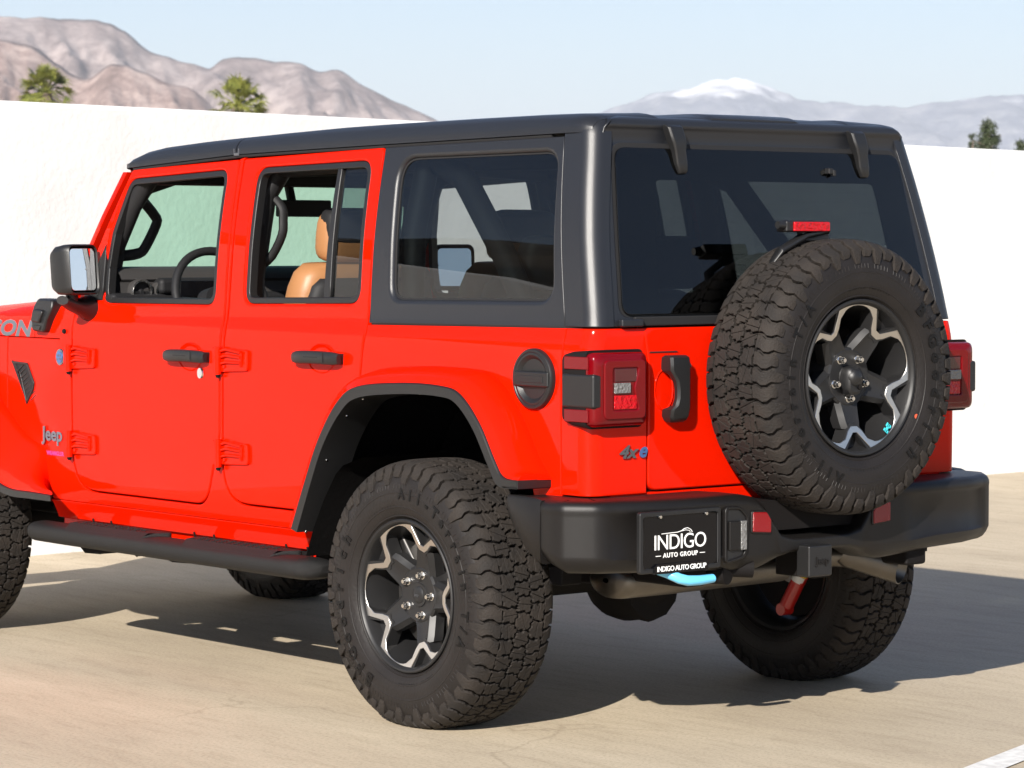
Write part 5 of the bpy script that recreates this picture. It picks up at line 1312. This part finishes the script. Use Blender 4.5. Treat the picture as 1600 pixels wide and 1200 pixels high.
# tow hook (blue), hitch cover, wiring socket
g = MB(); g.tube([(.70, -.625, .53), (.80, -.622, .528), (.845, -.612, .518), (.868, -.59, .503), (.876, -.565, .496), (.878, -.52, .494), (.878, -.468, .496)], [.016, .017, .018, .018, .018, .017, .015], 14, sy=.85); recalc(part(g, 'tow_hook', 'blue', bevel=.003, ang=50, label='bright blue tow hook under the number plate'))
g = MB(); g.box((.78, .0, .500), (.16, .075, .075)); hc0 = part(g, 'hitch_receiver', 'dark', bevel=.004)
g = MB(); g.box((.875, -.048, .520), (.055, .098, .094)); hc = part(g, 'hitch_cover', 'trim', hc0, bevel=.006)
text('Jeep', .032, .003, frameM((.9035, -.042, .520), (0, 1, 0), (0, 0, 1)), res=3, bold=.0006).build('cover_lettering', 'bumper', hc, smooth=False)
g = MB(); g.tube([(.72, -.40, .50), (.83, -.36, .500)], .035, 14); g.tube([(.80, -.33, .512), (.84, -.27, .508)], .028, 12); part(g, 'wiring_socket', 'dark', hc0, bevel=.004)
g = MB(); g.box((.66, .0, .555), (.10, 1.0, .06)); part(g, 'cross_member', 'dark')
g = MB(); g.box((.45, -.66, .50), (.06, .08, .09)); part(g, 'body_mount', 'dark', bevel=.006)

# ================================================================== interior
g = MB(); rows = []
for x, z in ((-2.16, 1.275), (-2.10, 1.365), (-2.02, 1.380), (-1.95, 1.372), (-1.925, 1.35), (-1.915, 1.335), (-1.925, 1.325), (-1.915, 1.25), (-1.89, 1.12), (-1.88, .95), (-1.95, .80)): rows.append([Vector((x, y, z)) for y in (-.70, -.3, 0, .3, .70)])
g.grid(rows); da = part(g, 'dashboard', 'dash', ang=35)
for y in (-.625, -.525, .10, .30, .60):
    g = MB(); fx = Matrix.Translation((-1.905, y, 1.290 if y < -.3 else 1.20)) @ Matrix.Rotation(radians(90), 4, 'Z')
    k = MB(); k.lathe([(-.03, .046), (.0, .048), (.008, .047), (.010, .043), (.006, .040)], 32); k.lathe([(-.012, .001), (-.010, .040)], 32); g.merge(k, fx); vt = recalc(part(g, 'air_vent', 'dash', da))
    g = MB(); k = MB(); k.lathe([(.006, .036), (.0125, .0380), (.0125, .0410), (.006, .043)], 32); g.merge(k, fx); recalc(part(g, 'vent_ring', 'chrome', vt))
    g = MB(); g.merge(MB().box((0, 0, 0), (.070, .012, .006)), fx); g.merge(MB().cyl((0, .004, 0), (0, -.010, 0), .012, .008, 12), fx); part(g, 'vent_blade', 'inter', vt)
g = MB(); rows = []
g.box((-1.935, -.28, 1.262), (.10, .95, .05)); g.box((-1.91, -.36, 1.31), (.07, .40, .06)); part(g, 'instrument_hood', 'inter', da, bevel=.02)
g = MB(); g.box((-1.862, -.36, 1.30), (.01, .26, .06)); part(g, 'instrument_panel', 'plate', da, bevel=.004)
# steering wheel
g = MB(); c = Vector((-1.62, -.475, 1.265)); ax = Vector((.92, 0, .38)).normalized(); u = Vector((0, 1, 0)); v = ax.cross(u).normalized(); rows = []
for k in range(48):
    a = 2*pi*k/48; ctr = c+(u*cos(a)+v*sin(a))*.185; rd = (ctr-c).normalized(); rows.append([ctr+rd*(.0155*cos(q))+ax*(.0155*sin(q)) for q in [2*pi*j/12 for j in range(12)]])
g.grid(rows, closeu=True, closev=True); sw = recalc(part(g, 'steering_wheel', 'inter', ang=80))
g = MB(); g.cyl(c-ax*.06, c-ax*.01, .065, .055, 24)
for a in (0, pi, -pi/2): g.tube([c-ax*.03, c+(u*cos(a)+v*sin(a))*.18], .013, 8, sx=1.5)
g.cyl(c-ax*.06, c-ax*.35, .03, .04, 12); part(g, 'steering_hub', 'inter', sw)
# grab handles
def grab(pts, r_=.0155):
    g = MB(); g.tube(catmull(pts, 3), r_, 10, sy=1.0, sx=1.3, up=(1, .25, 0)); return g
for i in (0, 1):
    grab([(-1.93, -.665, 1.660), (-1.955, -.61, 1.640), (-1.975, -.560, 1.605), (-1.985, -.512, 1.560), (-1.985, -.506, 1.535), (-1.99, -.548, 1.455), (-1.995, -.575, 1.428), (-2.01, -.64, 1.418), (-2.03, -.69, 1.412)]).build('grab_handle', 'inter', CAR, mirror=i)
    grab([(-1.14, -.635, 1.635), (-1.115, -.615, 1.625), (-1.072, -.600, 1.582), (-1.066, -.600, 1.54), (-1.066, -.605, 1.49), (-1.105, -.620, 1.42), (-1.13, -.655, 1.385)], .0135).build('grab_handle', 'inter', CAR, mirror=i)
    # sports bar
    g = MB(); g.tube([(-1.15, -.68, .9), (-1.15, -.665, 1.35), (-1.13, -.63, 1.62), (-1.10, -.58, 1.72)], .040, 12, sx=1.2); g.tube([(-1.2, -.60, 1.722), (-.45, -.585, 1.735), (-.28, -.57, 1.725), (-.12, -.58, 1.66), (.10, -.60, 1.42), (.30, -.62, 1.15), (.40, -.62, 1.0)], .040, 12); g.tube([(-.30, -.66, 1.0), (-.30, -.64, 1.5), (-.30, -.585, 1.72)], .038, 12); part(g, 'sports_bar', 'inter', mirror=i)
    g = MB(); g.tube([(-1.17, -.67, 1.05), (-1.17, -.66, 1.55)], .012, 6, sx=2); part(g, 'seat_belt', 'belt', mirror=i)
    g = MB(); g.box((.10, -.60, 1.13), (.9, .25, .14)); part(g, 'cargo_side_trim', 'inter', mirror=i, bevel=.03)
g = MB(); g.tube([(-1.10, -.58, 1.72), (-1.10, 0, 1.745), (-1.10, .58, 1.72)], .038, 12); g.tube([(-.28, -.57, 1.725), (-.28, 0, 1.74), (-.28, .57, 1.725)], .038, 12); part(g, 'roof_bar', 'inter')
g = MB(); g.box((-1.86, .055, 1.592), (.03, .235, .062)); g.tube([(-1.87, .01, 1.61), (-1.90, .01, 1.70)], .018, 10); part(g, 'rear_view_mirror', 'inter', bevel=.012)
# seats
def cushion(name, c, dims, tilt, par, m='tan', r_=.35):
    g = MB(); dx, dy, dz = dims; mx = Matrix.Translation(c) @ Matrix.Rotation(tilt, 4, 'Y'); rows = []; n_ = 10
    for a in range(n_+1):
        th = -pi/2+pi*a/n_; rr = cos(th)**r_ if 0 < a < n_ else .05; zz = dz/2*math.copysign(abs(sin(th))**.6, sin(th))
        rows.append([mx @ Vector((dx/2*rr*math.copysign(abs(cos(q))**.6, cos(q)), dy/2*(rr**.7)*math.copysign(abs(sin(q))**.55, sin(q)), zz)) for q in [2*pi*k/32 for k in range(32)]])
    g.grid(rows, closeu=True); g.cap(rows[0]); g.cap(rows[-1]); return recalc(g.build(name, m, par, ang=80))
for y in (-.37, .37):
    st = empty('front_seat', (-1.15, y, .6), CAR)
    cushion('backrest', (.10, 0, .475), (.17, .50, .66), radians(12), st, r_=.30)
    cushion('seat_cushion', (-.22, 0, .12), (.52, .50, .20), 0, st)
    hr = cushion('headrest', (.16, 0, .885), (.11, .27, .17), radians(8), st)
    cushion('headrest_back', (.175, 0, .920), (.105, .262, .12), radians(8), hr, 'inter')
    cushion('seat_back_panel', (.14, 0, .465), (.15, .46, .60), radians(12), st, 'inter', r_=.30)
bs_ = empty('rear_bench', (-.30, 0, .6), CAR)
cushion('backrest', (.12, 0, .42), (.15, .78, .60), radians(14), bs_, 'inter', r_=.15); cushion('seat_cushion', (-.22, 0, .14), (.5, .78, .18), 0, bs_)
for y in (-.26, .26): cushion('headrest', (.21, y, .80), (.10, .24, .17), radians(10), bs_, 'inter')
g = MB(); g.box((.15, 0, .82), (1.0, .76, .04)); part(g, 'cargo_floor', 'inter')
